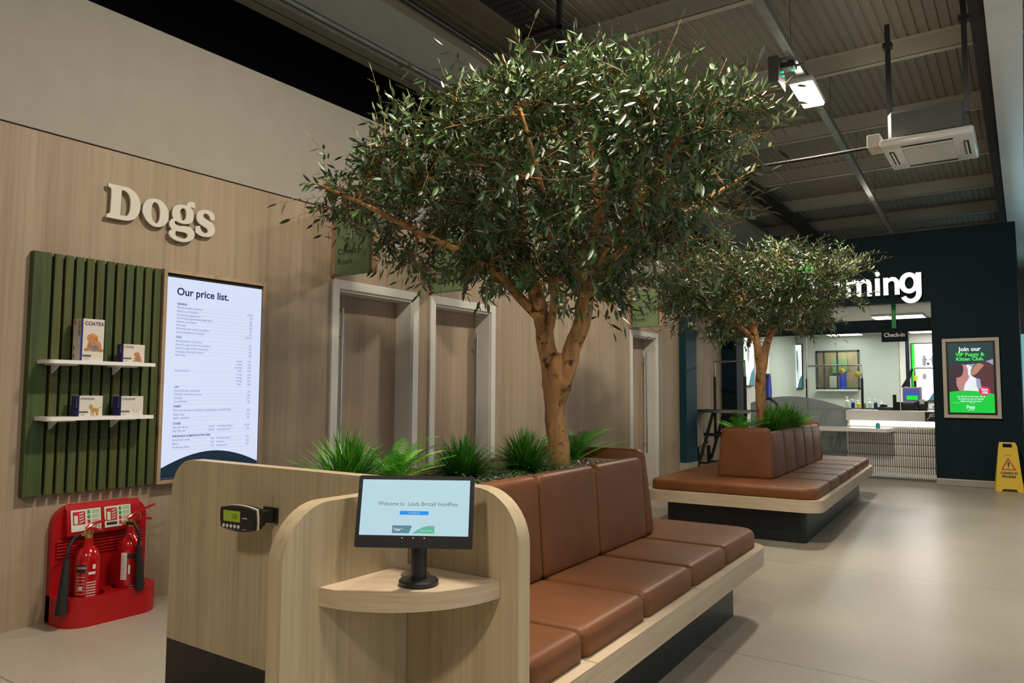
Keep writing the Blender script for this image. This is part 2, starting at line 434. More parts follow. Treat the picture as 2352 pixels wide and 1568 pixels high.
def fill_holes(bm, loops, fn, d0, d1):
    """extruded shape with holes; loops[0] is the outline"""
    es = []
    for lp in loops:
        vs = [bm.verts.new(fn(u, v, d1)) for u, v in lp]
        es += [bm.edges.new((vs[i], vs[(i + 1) % len(vs)])) for i in range(len(vs))]
    r = bmesh.ops.triangle_fill(bm, use_beauty=True, use_dissolve=False, edges=es)
    fs = [g for g in r['geom'] if isinstance(g, bmesh.types.BMFace)]
    ex = bmesh.ops.extrude_face_region(bm, geom=fs, use_keep_orig=True)
    dv = Vector(fn(0, 0, d0)) - Vector(fn(0, 0, d1))
    for v in [g for g in ex['geom'] if isinstance(g, bmesh.types.BMVert)]: v.co += dv
DOGS = {'D':[[(2170,2467),(2212,2466),(2257,2467),(2283,2467),(2309,2460),(2336,2443),(2355,2418),(2365,2387),(2367,2358),(2361,2327),(2345,2297),(2323,2278),(2304,2270),(2278,2265),(2253,2264),(2166,2264),(2167,2280),(2178,2289),(2187,2293),(2189,2298),(2191,2434),(2187,2440),(2176,2445),(2170,2450)],[(2250,2442),(2264,2444),(2281,2437),(2294,2424),(2303,2403),(2306,2377),(2305,2348),(2302,2321),(2294,2303),(2285,2293),(2274,2291),(2246,2290)]],'o':[[(2444,2435),(2471,2438),(2499,2431),(2523,2414),(2539,2391),(2548,2359),(2547,2331),(2538,2302),(2519,2280),(2495,2266),(2471,2262),(2444,2265),(2416,2282),(2395,2307),(2381,2334),(2379,2357),(2383,2384),(2397,2411),(2417,2427)],[(2456,2415),(2470,2413),(2481,2400),(2489,2377),(2491,2350),(2490,2323),(2485,2302),(2477,2289),(2467,2283),(2455,2288),(2444,2302),(2437,2326),(2435,2352),(2436,2382),(2442,2402),(2448,2411)]],'g':[[(2664,2438),(2669,2453),(2680,2464),(2695,2469),(2712,2469),(2723,2463),(2723,2429),(2709,2434),(2690,2433),(2702,2423),(2712,2406),(2718,2383),(2717,2361),(2709,2342),(2695,2327),(2673,2320),(2647,2316),(2625,2317),(2607,2322),(2593,2326),(2587,2317),(2591,2306),(2604,2300),(2629,2299),(2662,2305),(2692,2304),(2713,2294),(2725,2275),(2728,2251),(2719,2232),(2699,2215),(2674,2203),(2644,2198),(2612,2200),(2583,2207),(2561,2220),(2551,2237),(2554,2251),(2562,2261),(2573,2266),(2562,2278),(2553,2291),(2553,2309),(2560,2323),(2574,2336),(2579,2340),(2571,2353),(2569,2377),(2573,2398),(2585,2418),(2602,2430),(2631,2438),(2653,2439)],[(2639,2416),(2654,2415),(2663,2399),(2665,2376),(2662,2354),(2655,2342),(2646,2337),(2635,2340),(2626,2354),(2622,2374),(2623,2395),(2629,2410)],[(2598,2262),(2627,2262),(2660,2263),(2675,2258),(2680,2246),(2676,2233),(2665,2225),(2651,2220),(2629,2220),(2611,2223),(2599,2233),(2595,2248)]],'s':[[(2801,2439),(2828,2439),(2852,2430),(2866,2417),(2865,2380),(2836,2379),(2834,2392),(2823,2408),(2809,2415),(2794,2413),(2785,2405),(2784,2393),(2795,2381),(2819,2373),(2843,2365),(2863,2348),(2871,2327),(2871,2302),(2858,2280),(2835,2265),(2808,2260),(2777,2260),(2750,2268),(2732,2279),(2733,2319),(2763,2325),(2767,2308),(2777,2292),(2793,2284),(2808,2285),(2820,2295),(2820,2309),(2809,2319),(2786,2327),(2758,2338),(2741,2356),(2734,2379),(2739,2405),(2755,2424),(2778,2435)]]}

# ================================================================ THE SETTING
bm = bmn(); box(bm, -3, 9, -4, 23, -.1, 0); floor = struct('floor', bm, 'floor_vinyl')
# left wall: oak cladding pierced by three door recesses, painted band above
DOORS = [(3.91, 4.907), (5.065, 6.064), (9.19, 10.11)]
bm = bmn(); ys = [-3.0]
for a, b in DOORS: ys += [a + .03, b - .03]
ys.append(11.0)
for i in range(0, len(ys), 2): box(bm, -.12, 0, ys[i], ys[i + 1], 0, 2.675)
for a, b in DOORS: box(bm, -.12, 0, a + .03, b - .03, 2.10, 2.675)
struct('wall_left', bm, 'wall_oak')
bm = bmn(); box(bm, -.12, .004, -3, 11.0, 2.679, 3.515); struct('wall_left', bm, 'wall_paint')
bm = bmn(); box(bm, -.10, .012, -3, 11.0, 2.6795, 2.765, bevel=.002); struct('trim_1', bm, 'wall_paint')
bm = bmn(); box(bm, -.10, .0005, -3, 11.0, 2.6745, 2.6795); struct('trim_2', bm, 'void_black')
for i, (a, b) in enumerate(DOORS):
    t = tag(thing('door_%d' % (i + 1), None, None, (0, (a + b) / 2, 0)), kind='structure'); hw = (b - a) / 2
    bm = bmn()
    for s in (-1, 1):
        y0, y1 = sorted((s * hw, s * (hw - .072)))
        box(bm, -.02, .022, y0, y1, 0, 2.135, bevel=.004)
        y0, y1 = sorted((s * (hw - .065), s * (hw - .085))); box(bm, -.20, .004, y0, y1, 0, 2.07)
    box(bm, -.02, .022, -hw + .07, hw - .07, 2.063, 2.135, bevel=.004)
    box(bm, -.20, .004, -hw + .08, hw - .08, 2.045, 2.065)
    obj('door_frame', bm, 'trim_white', t)
    part('door_leaf', 'door_oak', t, (-.215, -.175, -hw + .085, hw - .085, .008, 2.043))
    hy = (-hw + .215) if i == 0 else (hw - .15)
    bm = bmn(); tube(bm, [(-.10, hy, .42), (-.10, hy, 1.93 if i == 0 else 1.86)], .013, 12)
    for z in (.55, 1.70): tube(bm, [(-.18, hy, z), (-.10, hy, z)], .008, 8)
    obj('door_handle', bm, 'steel', t, True)
# portal columns and the clad return beyond the doors
bm = bmn(); box(bm, -.14, .113, 10.95, 11.40, .21, 3.60); struct('trim_3', bm, 'blue_column')
bm = bmn(); box(bm, -.14, .118, 10.945, 11.405, 0, .21, bevel=.01); struct('baseboard_left', bm, 'skirting')
bm = bmn(); box(bm, -.14, 0.0, 11.40, 12.9, .12, 3.6); struct('wall_left', bm, 'wall_oak')
bm = bmn(); box(bm, -.13, .012, 11.405, 12.9, 0, .12); struct('baseboard_left', bm, 'skirting')
bm = bmn(); box(bm, -.14, .27, 12.9, 13.3, 0, 2.62); struct('trim_4', bm, 'blue_wall')
bm = bmn(); box(bm, -.14, .04, 13.3, 18, 0, 2.62); struct('wall_left', bm, 'interior_white')
# dark blue front with opening
bm = bmn()
box(bm, -.14, 3.33, 12.15, 12.35, 2.62, 3.645); box(bm, 3.33, 4.37, 12.15, 12.35, .10, 3.645)
struct('wall_far', bm, 'blue_wall')
bm = bmn(); box(bm, 3.325, 4.375, 12.135, 12.36, 0, .10, bevel=.012); struct('baseboard_far', bm, 'skirting')
bm = bmn(); box(bm, -.14, 4.30, 12.5, 12.62, 2.22, 2.41); struct('trim_5', bm, 'blue_wall')
bm = bmn(); box(bm, 4.25, 4.37, 12.35, 18, 0, 3.645); struct('wall_right', bm, 'blue_wall')
bm = bmn(); box(bm, -.14, 4.3, 12.35, 18, 2.62, 2.70); struct('ceiling', bm, 'interior_white')
# back of the grooming room with a window onto the store
bm = bmn()
for b in ((.04, .49), (1.37, 4.25)): box(bm, b[0], b[1], 18, 18.15, 0, 2.62)
box(bm, .49, 1.37, 18, 18.15, 0, 1.39); box(bm, .49, 1.37, 17.77, 18, 1.35, 1.39); box(bm, .49, 1.37, 18, 18.15, 2.25, 2.62)
struct('wall_back', bm, 'interior_white')
t = tag(thing('window_2', None, None, (.93, 18, 1.39)), kind='structure')
bm = bmn()
for b in ((-.46, -.42, 0, .88), (.42, .46, 0, .88), (-.46, .46, 0, .04), (-.46, .46, .84, .88), (-.02, .01, 0, .86), (-.30, -.27, 0, .86)): box(bm, b[0], b[1], -.03, .05, b[2], b[3])
obj('window_frame', bm, 'dark_steel', t); part('pane', 'clear_glass', t, (-.42, .42, .008, .014, .04, .84))
bm = bmn(); box(bm, .2, 1.9, 19.2, 19.3, 0, 2.6); struct('wall_store', bm, 'frame_oak')
t = thing('stock_box_shelf', 'tan boxes and a green panel seen through the dark-framed back window', 'shelf', (.9, 19.1, 0))
part('carton', 'carton', t, (-.35, -.02, -.1, 0, 1.35, 1.72)); part('carton', 'frame_oak', t, (.02, .36, -.1, 0, 1.35, 1.80)); part('panel', 'sign_green', t, (-.28, .05, -.1, 0, 1.78, 2.12)); part('shelf_board', 'frame_oak', t, (-.5, .6, -.12, .1, 0, 1.35))
# hall roof: ribbed deck, purlins, rafters
bm = bmn(); prof = []
x = -.95
while x < 8.6:
    prof += [(x, 5.0), (x + .066, 5.0), (x + .074, 5.012), (x + .088, 5.012), (x + .096, 5.0)]; x += .10
va = [bm.verts.new((a, -4, z)) for a, z in prof]; vb = [bm.verts.new((a, 23, z)) for a, z in prof]
for i in range(len(prof) - 1): bm.faces.new((va[i], va[i + 1], vb[i + 1], vb[i]))
ceil = struct('ceiling', bm, 'deck')
pk = 0
for k in range(14):
    y = -3.75 + 2.05 * k
    bm = bmn(); box(bm, -.95, 8.6, y, y + .012, 4.80, 5.0); box(bm, -.95, 8.6, y, y + .075, 4.795, 4.805); box(bm, -.95, 8.6, y - .03, y, 4.985, 5.0); box(bm, -.95, 8.6, y + .07, y + .078, 4.80, 4.825)
    obj('purlin', bm, 'cream_steel', ceil)
bm = bmn(); zr = 4.22
for b in ((-.44, -.20, zr, zr + .016), (-.325, -.315, zr, 4.84), (-.44, -.20, 4.83, 4.845)): box(bm, b[0], b[1], -4, 23, b[2], b[3])
r_ = obj('rafter', bm, 'cream_steel', ceil)
bm = bmn()
for b in ((4.235, 4.50, 4.50, 4.52), (4.395, 4.41, 4.52, 4.98)): box(bm, b[0], b[1], -4, 23, b[2], b[3])
obj('rafter', bm, 'white_gloss', ceil)
bm = bmn(); box(bm, 4.12, 4.30, -4, 23, 4.525, 4.99); obj('rafter', bm, 'soil', ceil)
bm = bmn(); box(bm, -1.7, -1.6, -4, 23, 0, 5.2); box(bm, -1.7, -.93, -4, 23, 5.02, 5.1); struct('wall_left_void', bm, 'void_black')  # sheets painted near-black to give the unlit void behind the rafter
bm = bmn(); box(bm, -.14, -.12, -3, 11, 3.50, 3.52); struct('trim_6', bm, 'void_black')
# shop front far behind, with the daylight side
bm = bmn(); box(bm, -2, 8.6, 22.6, 22.8, 2.9, 5.0); box(bm, -2, 3.9, 22.6, 22.8, 0, 2.9); struct('wall_front', bm, 'grey_steel')
t = tag(thing('window_1', None, None, (6.2, 22.6, 0)), kind='structure')
bm = bmn()
for b in ((-2.3, -2.2, 0, 2.9), (-1.0, -.94, 0, 2.9), (.3, .36, 0, 2.9), (2.3, 2.4, 0, 2.9), (-2.3, 2.4, 2.82, 2.9), (-2.3, 2.4, 0, .1)): box(bm, b[0], b[1], -.08, .06, b[2], b[3])
obj('window_frame', bm, 'dark_steel', t); part('pane', 'daylight_glass', t, (-2.2, 2.3, .02, .03, .1, 2.82))
bm = bmn(); box(bm, 8.5, 8.6, -4, 23, 0, .6); box(bm, 8.5, 8.6, -4, 23, 3.4, 5.0); struct('wall_right', bm, 'wall_paint')
t = tag(thing('window_3', None, None, (8.5, 5, .6)), kind='structure')
bm = bmn()
for k in range(9): box(bm, -.04, .04, -9 + 2.25 * k, -8.92 + 2.25 * k, 0, 2.8)
obj('window_frame', bm, 'dark_steel', t); part('pane', 'clear_glass', t, (0, .01, -9, 9, 0, 2.8))

# ================================================================ LEFT WALL THINGS
t = thing('wall_lettering', 'large cream three-dimensional letters reading Dogs on the oak wall', 'sign')
for ch in 'Dogs':
    bm = bmn(); fill_holes(bm, [smoothpoly([(a / 1000, b / 1000) for a, b in lp]) for lp in DOGS[ch]], YZ, .022, .035)
    obj('letter', bm, 'letter_paint', t)
# green slatted panel
t = thing('slat_panel', 'green stained vertical slat panel on the oak wall behind two white shelves', 'wall panel', (0, 1.79, .69))
part('backing', 'black_matte', t, (.001, .022, .01, .725, .01, 1.30))
bnd = [(0.0, .092)]; w0 = .092
for k in range(11): bnd.append((.107 + .0568 * k, .107 + .0568 * k + .0425))
for k, (a, b) in enumerate(bnd):
    if b > .728: b = .728
    part('slat', 'slat_green', t, (.022 if k else .001, .05, a, b, 0, 1.315), bevel=.003)
# price list screen
t = thing('price_list_screen', 'tall lit wall screen showing Our price list in an oak surround', 'screen', (0, 2.52, .69))
bm = bmn()
for b in ((0, .022, 0, 1.32), (.725, .748, 0, 1.32), (.022, .725, 0, .022), (.022, .725, 1.298, 1.32)): box(bm, .002, .062, b[0], b[1], b[2], b[3])
obj('surround', bm, 'frame_oak', t)
part('bezel', 'black_plastic', t, (.002, .048, .022, .725, .022, 1.298), bevel=.004)
sc_ = part('display', 'screen_lav', t, (.048, .0492, .028, .720, .030, 1.275))
F = lambda u, v, d: (.0494 + d, u - 2.52, v - .69)
bm = bmn()
arc = [(2.549, .7205)] + [(2.549 + .690 * k / 16, .775 + .018 * 0 + .098 * math.sin(PI * (.02 + .96 * k / 16)) ** .9) for k in range(17)] + [(3.239, .7205)]
poly2d(bm, arc, F); obj('arch', bm, 'screen_navy', sc_)
bm = bmn(); text(bm, 'Our price list.', .066, F, 2.612, 1.858, bold=.0016, squash=.99); obj('title', bm, 'screen_title', sc_)
rows = [(198, 'GENERAL', ''), (228, 'Standard health assessment', '£49.50'), (258, 'Follow up consultation', '£40'), (289, 'On-the-day appointment', '£65'), (316, 'Out of hours appointment (8pm-8am)', '£80'), (345, 'Referral consultation', '£80'), (373, 'Microchip', '£25'), (402, 'Microchip with another procedure', '£22'), (432, 'Animal Healthcare Certificate', '£274.50'),
 (472, 'DOG', ''), (505, 'Annual booster vaccination', '£50'), (534, 'Kennel Cough at time of vaccination', '£35'), (563, 'Kennel Cough without vaccination', '£45'), (592, 'Full puppy vaccination course', '£80'), (620, 'Bitch spay', ''), (747, 'Dog castration', ''),
 (882, 'CAT', ''), (913, 'Annual booster vaccination', '£50'), (943, 'Full kitten vaccination course', '£80'), (972, 'Cat spay', '£115'), (1001, 'Cat castration', '£82'),
 (1041, 'RABBIT', ''), (1074, 'Full annual booster vaccination (including Myxo and RHD Plus)', '£89'), (1108, 'Rabbit spay', '£110'), (1137, 'Rabbit castration', '£95'),
 (1182, 'OTHER', ''), (1212, 'Nail Clip Nurse', ''), (1242, 'Nail Clip Vet', ''), (1284, 'INSURANCE ADMINISTRATION FEES', ''), (1315, 'Annual (per condi-', ''), (1346, 'Direct', ''), (1376, 'On the day direct', '')]
zz = lambda v: 1.819 - (640 + v / 3.565 - 690) * .002713
b1 = bmn(); b2 = bmn()
for v, s, pr in rows:
    z = zz(v) - .008; head = s.isupper()
    text(b1, s, .0175, F, 2.617, z, bold=.0006 if head else 0, squash=.92)
    if pr: text(b1, pr, .0165, F, 3.170, z - .004, 'RIGHT', squash=.92)
    if v not in (198 - 999, 620, 747): box(b2, .0495, .0498, 2.617 - 2.52, 3.172 - 2.52, z - .0115 - .69, z - .0105 - .69)
for i, (kg, pr) in enumerate((('0-10KG', '£235'), ('10-25kg', '£260'), ('25kg-40kg', '£300'), ('40kg+', '£340'), ('0-10kg', '£200'), ('10-25kg', '£220'), ('25-40kg', '£250'), ('40kg+', '£280'))):
    z = zz(645 + 27.5 * (i % 4) + (i // 4) * 118) - .012
    text(b1, kg, .0155, F, 3.10, z, 'RIGHT', squash=.92); text(b1, pr, .0155, F, 3.170, z, 'RIGHT', squash=.92)
for v in (727, 853): box(b2, .0495, .0498, .097, .652, zz(v) - .69 - .02, zz(v) - .69 - .019)
for v, l, s, r in ((1212, '£16.50', 'Anal Glands Nurse', '£16.50'), (1242, '£29.50', 'Anal Glands Vet', '£26'), (1315, '£45', 'Pre-authorisation', '£35'), (1346, '£30', 'In-direct', '£10'), (1376, '£35', 'Continuation', '£10')):
    z = zz(v) - .008
    text(b1, l, .0165, F, 2.905, z, 'RIGHT', squash=.92); text(b1, s, .0165, F, 2.925, z, squash=.92); text(b1, r, .0165, F, 3.170, z, 'RIGHT', squash=.92)
obj('price_text', b1, 'screen_ink', sc_); obj('rule_lines', b2, 'screen_line', sc_)
# shelves
def wall_shelf(z, label):
    t = thing('wall_shelf', label, 'shelf', (.05, 1.83, z), group=None)
    bm = bmn(); fs = prism(bm, rrect(0, .152, 0, .587, [0, .03, .03, 0], 5), XY, -.02, 0); obj('board', bm, 'white_gloss', t)
    for y in (.07, .40):
        bm = bmn(); prism(bm, [(.002, -.02), (.10, -.02), (.10, -.026), (.012, -.07), (.002, -.07)], lambda u, v, d: (u, d, v), y, y + .004)
        box(bm, .0, .11, y - .03, y + .09, -.027, -.021); obj('bracket', bm, 'white_gloss', t)
    return t
wall_shelf(1.417, 'upper white floating shelf on the green slat panel holding the tallest carton')
wall_shelf(1.114, 'lower white floating shelf on the green slat panel holding two small cartons')
def dog_sitting(bm, fn, x, y, s, mi=(0, 1)):
    E = lambda cx, cy, rx, ry, d=.0004, mi_=mi[0]: poly2d(bm, ell(x + cx * s, y + cy * s, rx * s, ry * s, 16), fn, d, mi_)
    E(.02, .38, .25, .33); E(-.02, .72, .20, .19, .0006); E(-.22, .70, .06, .14, .0007); E(.17, .66, .06, .17, .0007)
    E(-.27, .12, .13, .08, .0006); E(.36, .11, .15, .08, .0006); E(-.15, .28, .11, .22, .0005); E(.24, .30, .16, .24, .0005)
    E(.07, .20, .20, .15, .0008, mi[1]); E(-.08, .27, .08, .10, .0009, mi[1])
def dog_standing(bm, fn, x, y, s, mi=0):
    E = lambda cx, cy, rx, ry, d=.0005: poly2d(bm, ell(x + cx * s, y + cy * s, rx * s, ry * s, 16), fn, d, mi)
    E(.06, .48, .34, .19); E(-.27, .72, .16, .17, .0007); E(-.36, .88, .05, .09); E(-.18, .88, .05, .09)
    for a, b in ((-.22, .16), (-.06, .14), (.22, .15), (.34, .18)): E(a, b, .055, .2, .0004)
    poly2d(bm, [(x + .34 * s, y + .6 * s), (x + .66 * s, y + .72 * s), (x + .66 * s, y + .76 * s), (x + .36 * s, y + .68 * s)], fn, .0004, mi)
def medicine_box(y0, y1, z0, h, dpt, kind, label, side):
    xf = .172; t = thing('medicine_box', label, 'box', (xf - dpt / 2, (y0 + y1) / 2, z0)); hw = (y1 - y0) / 2
    bm = bmn(); box(bm, -dpt / 2, dpt / 2, -hw, hw, 0, h, bevel=.0012)
    for f in bm.faces:
        c = f.calc_center_median()
        if side == 'navy' and c.y < -hw * .98 and abs(f.normal.y) > .5: f.material_index = 1
    obj('carton', bm, ['carton', 'ink_navy'], t)
    Fr = lambda u, v, d: (dpt / 2 + .0004 + d, u, v); Sd = lambda u, v, d: (-u, -hw - .0004 - d, v)
    bm = bmn()
    s = .18 if kind == 'big' else .13
    poly2d(bm, [(-hw, 0), (-hw + (.012 if kind == 'big' else .006), 0), (-hw + (.012 if kind == 'big' else .006), h), (-hw, h)], Fr, 0, 1)
    name = 'COATEX' if kind in ('big', 'coatex') else 'SYNOQUIN'
    if kind == 'big':
        text(bm, name, .028, Fr, -hw + .020, h - .035, bold=.0008, squash=.92, mat_index=1)
        dog_sitting(bm, Fr, .004, .048, .115, (2, 3)); poly2d(bm, [(-hw + .014, .022), (-.004, .022), (-.004, .034), (-hw + .014, .034)], Fr, 0, 4)
        text(bm, 'VetPlus', .010, Fr, -hw + .02, .009, mat_index=1)
        R = lambda u, v, d: (-dpt / 2 + v * 0 + u, -hw - .0004, 0)
        text(bm, name, .026, lambda u, v, d: (dpt / 2 - .006 - v * 1.0 - .002, -hw - .0005, h - .012 - u), 0, -.0, bold=.0008, squash=.8, mat_index=1)
        for (a, b, c, d_, mi) in ((-.03, -.018, h - .035, h - .008, 5), (-.033, -.022, .06, .08, 4), (-.033, -.022, .015, .04, 4)):
            f = bm.faces.new([bm.verts.new((p, -hw - .0005, q)) for p, q in ((a, c), (b, c), (b, d_), (a, d_))]); f.material_index = mi
    else:
        text(bm, name, .0165, Fr, -hw + .010, h - .022, bold=.0004, squash=.86, mat_index=1)
        text(bm, 'VetPlus', .008, Fr, -hw + .012, .006, mat_index=1)
        poly2d(bm, [(-hw + .006, .018), (-.012, .018), (-.012, .028), (-hw + .006, .028)], Fr, 0, 4)
        if kind == 'coatex': dog_sitting(bm, Fr, .022, .002, .066, (2, 3))
        elif kind == 'gold': dog_standing(bm, Fr, .020, .004, .062, 2)
        else: dog_standing(bm, Fr, .022, .006, .056, 2)
        text(bm, name, .015, lambda u, v, d: (dpt / 2 - .012 - v, -hw - .0005, h - .008 - u), 0, 0, squash=.72, mat_index=0)
    body = {'big': 'dog_brown', 'coatex': 'dog_brown', 'gold': 'dog_gold', 'white': 'dog_white'}[kind]
    obj('printed_design', bm, ['carton', 'ink_navy', body, 'dog_grey', 'grey_plastic', 'label_red'], t)
medicine_box(1.990, 2.116, 1.417, .232, .085, 'big', 'tall cream and navy COATEX carton with brown puppy, biggest on the shelves', 'plain')
medicine_box(2.222, 2.352, 1.417, .105, .06, 'coatex', 'small COATEX carton with brown puppy at right of the upper shelf', 'navy')
medicine_box(1.994, 2.124, 1.114, .112, .075, 'gold', 'small SYNOQUIN carton with golden terrier at left of the lower shelf', 'navy')
medicine_box(2.222, 2.356, 1.114, .110, .085, 'white', 'small SYNOQUIN carton with white dog at right of the lower shelf', 'navy')

# fire extinguisher stand (against the wall, under the slat panel)
FS = (0, 1.95, 0)
t = thing('extinguisher_stand', 'red moulded plastic fire extinguisher stand on floor by oak wall', 'extinguisher stand', FS)
bm = bmn(); prism(bm, rrect(0, .52, .0, .625, [.01, .01, .11, .11], 8), YZ, .003, .05)
ex = bmn()
obj('back_panel', bm, 'red_plastic', t, True)
bm = bmn(); prism(bm, [(.0, .46), (.0, .60), (.03, .625), (.055, .60), (.075, .48), (.07, .46)], lambda u, v, d: (u + .02, d, v), .055, .465); obj('header', bm, 'red_plastic', t, True)
bm = bmn()
for k in range(6):
    for a, b in ((.02, .11), (.13, .39), (.41, .50)): box(bm, .045, .062, a, b, .345 + .017 * k, .353 + .017 * k, bevel=.003)
obj('rib', bm, 'red_plastic', t, True)
bm = bmn()
outl = [(.0, -.0), (.0, .52)] + [(.12 + .135 * math.cos(a) * 1.0, .40 + .12 * math.sin(a)) for a in [PI / 2 - k * PI / 16 for k in range(1, 8)]] + [(.12 + .135 * math.cos(a), .12 + .12 * math.sin(a)) for a in [-k * PI / 16 for k in range(1, 9)]]
outl = [(u, v) for u, v in outl]
lp = rrect(0, .255, 0, .52, [.005, .12, .12, .005], 10)
h1 = ell(.145, .145, .088, .088, 24)[::-1]; h2 = ell(.145, .375, .088, .088, 24)[::-1]
fill_holes(bm, [lp, h1, h2], XY, .05, .150); obj('base_tray', bm, 'red_plastic', t, True)
bm = bmn(); fs = prism(bm, lp, XY, 0, .05); obj('foot', bm, 'red_plastic', t, True)
for k, (a, b) in enumerate(((.075, .235), (.255, .405))):
    G = lambda u, v, d, a=a: (.0905 - .125 * max(0, v) * .9 + .0 + d, a + u, .485 + v)
    G = lambda u, v, d, a=a: (.0965 - (v) * .167 + d, a + u, .482 + v)
    w_ = b - a; bm = bmn()
    def R(x0, x1, y0, y1, mi, d=.001): poly2d(bm, [(x0 * w_, y0), (x1 * w_, y0), (x1 * w_, y1), (x0 * w_, y1)], G, d, mi)
    R(0, 1, 0, .115, 0, .0005); R(.06, .47, .035, .105, 1); R(.07, .46, .012, .028, 2 if k else 3, .0012)
    poly2d(bm, [(.10 * w_, .04), (.22 * w_, .04), (.22 * w_, .085), (.10 * w_, .085)], G, .002, 0)
    for q in range(4): poly2d(bm, [(.27 * w_, .042 + .015 * q), (.42 * w_, .05 + .015 * q), (.42 * w_, .055 + .015 * q), (.27 * w_, .048 + .015 * q)], G, .002, 0)
    for q in range(4):
        R(.54, .64, .010 + .026 * q, .030 + .026 * q, 4 if q > 1 else 1)
        for zq in range(3): R(.69, .95, .012 + .026 * q + .007 * zq, .0145 + .026 * q + .007 * zq, 4 if q > 1 else 1)
    text(bm, 'Carbon Dioxide' if k else 'Foam Spray', .013, G, .08 * w_, .016, squash=.62, mat_index=0 if k else 1)
    obj('instruction_label', bm, ['label_glow', 'label_red', 'ink', 'label_white', 'label_green'], t)
def extinguisher(cx, cy, z0, h, label, horn, co2, rot):
    t = thing('fire_extinguisher', label, 'fire extinguisher', (cx, cy, z0)); r = .064
    bm = bmn(); lathe(bm, [(.055, 0), (r, .012), (r, h * .70), (r * .96, h * .76), (r * .75, h * .84), (r * .42, h * .89), (.024, h * .93), (.022, h)], 0, 0, 32); obj('cylinder', bm, 'red_gloss', t, True)
    bm = bmn(); lathe(bm, [(.020, h - .002), (.024, h + .004), (.024, h + .03), (.014, h + .035), (.014, h + .055)], 0, 0, 14); tube(bm, [(0, 0, h + .022), (.01 * rot, -.05 * rot if rot else -.05, h + .022)], .010, 10); obj('valve', bm, 'brass', t, True)
    bm = bmn()
    for dz, dy in ((.045, .115), (.075, .13)):
        tube(bm, [(.004, -.02, h + .05), (.01, .02, h + dz), (.018, dy * (.6 if co2 else 1), h + (.03 if dz < .06 else (.085 if co2 else .112)))], [.009, .009, .006], 8)
    obj('lever', bm, 'red_gloss', t, True)
    bm = bmn(); ring = [(.022 * math.cos(a) + .03, .03, h + .055 + .022 * math.sin(a)) for a in [2 * PI * k / 14 for k in range(15)]]
    tube(bm, ring, .0022, 6); obj('safety_pin', bm, 'steel', t, True)
    bm = bmn(); tube(bm, horn[0], .0085, 10); obj('hose', bm, 'black_plastic', t, True)
    bm = bmn(); tube(bm, horn[1], [.014, .016, .022, .029], 16); obj('horn', bm, 'black_matte', t, True)
    bm = bmn()
    def cyl(u, v, d): a = u / r; return ((r + .0006 + d) * math.cos(a), (r + .0006 + d) * math.sin(a), v)
    def patch(u0, u1, v0, v1, mi, d=0):
        n = 6
        for q in range(n): poly2d(bm, [(u0 + (u1 - u0) * q / n, v0), (u0 + (u1 - u0) * (q + 1) / n, v0), (u0 + (u1 - u0) * (q + 1) / n, v1), (u0 + (u1 - u0) * q / n, v1)], cyl, d, mi)
    s0 = -.088 if co2 else -.075
    if co2:
        patch(s0, s0 + .05, h * .56, h * .66, 1); text(bm, 'DIOXIDE', .016, cyl, s0 + .004, h * .61, squash=.75, mat_index=0, bold=.0003)
        for q in range(9): patch(s0 + .056, s0 + .104, h * (.14 + .035 * q), h * (.14 + .035 * q) + .0045, 0)
        for q in range(9): patch(s0, s0 + .05, h * (.14 + .045 * q), h * (.14 + .045 * q) + .002, 0)
        patch(s0 + .02, s0 + .036, h * .33, h * .38, 0); patch(s0 + .064, s0 + .10, h * .53, h * .565, 0); patch(s0 + .084, s0 + .10, h * .60, h * .66, 0)
        text(bm, 'CO2', .014, cyl, s0 + .006, h * .335, squash=.8, mat_index=0)
    else:
        patch(s0, s0 + .032, h * .33, h * .68, 0)
        for q in range(10): patch(s0 + .004, s0 + .028, h * (.36 + .03 * q), h * (.36 + .03 * q) + .0015, 2, .0004)
        patch(s0 + .032, s0 + .115, h * .60, h * .66, 1); patch(s0 + .04, s0 + .05, h * .40, h * .52, 0)
        patch(s0 + .032, s0 + .115, h * .10, h * .145, 0); text(bm, '5F', .016, cyl, s0 + .036, h * .105, mat_index=2)
        for q in range(4): patch(s0 + .045, s0 + .10, h * (.17 + .025 * q), h * (.17 + .025 * q) + .002, 0)
    obj('printed_label', bm, ['label_white', 'ink', 'red_gloss'], t)
    return t
extinguisher(.145, 2.095, .05, .40, 'left red extinguisher with black horn hanging on its left side', (
    [(0, -.045, .422), (.02, -.085, .415), (.03, -.115, .37), (.035, -.125, .30)], [(.035, -.125, .31), (.037, -.13, .29), (.05, -.14, .19), (.06, -.155, .03)]), True, 1)
extinguisher(.145, 2.325, .05, .43, 'right red extinguisher with horn hanging across its front', (
    [(0.02, -.03, .452), (.07, -.015, .45), (.10, .0, .40), (.095, 0.0, .33)], [(.095, 0, .335), (.098, .0, .31), (.10, .003, .22), (.105, .006, .09)]), False, 1)

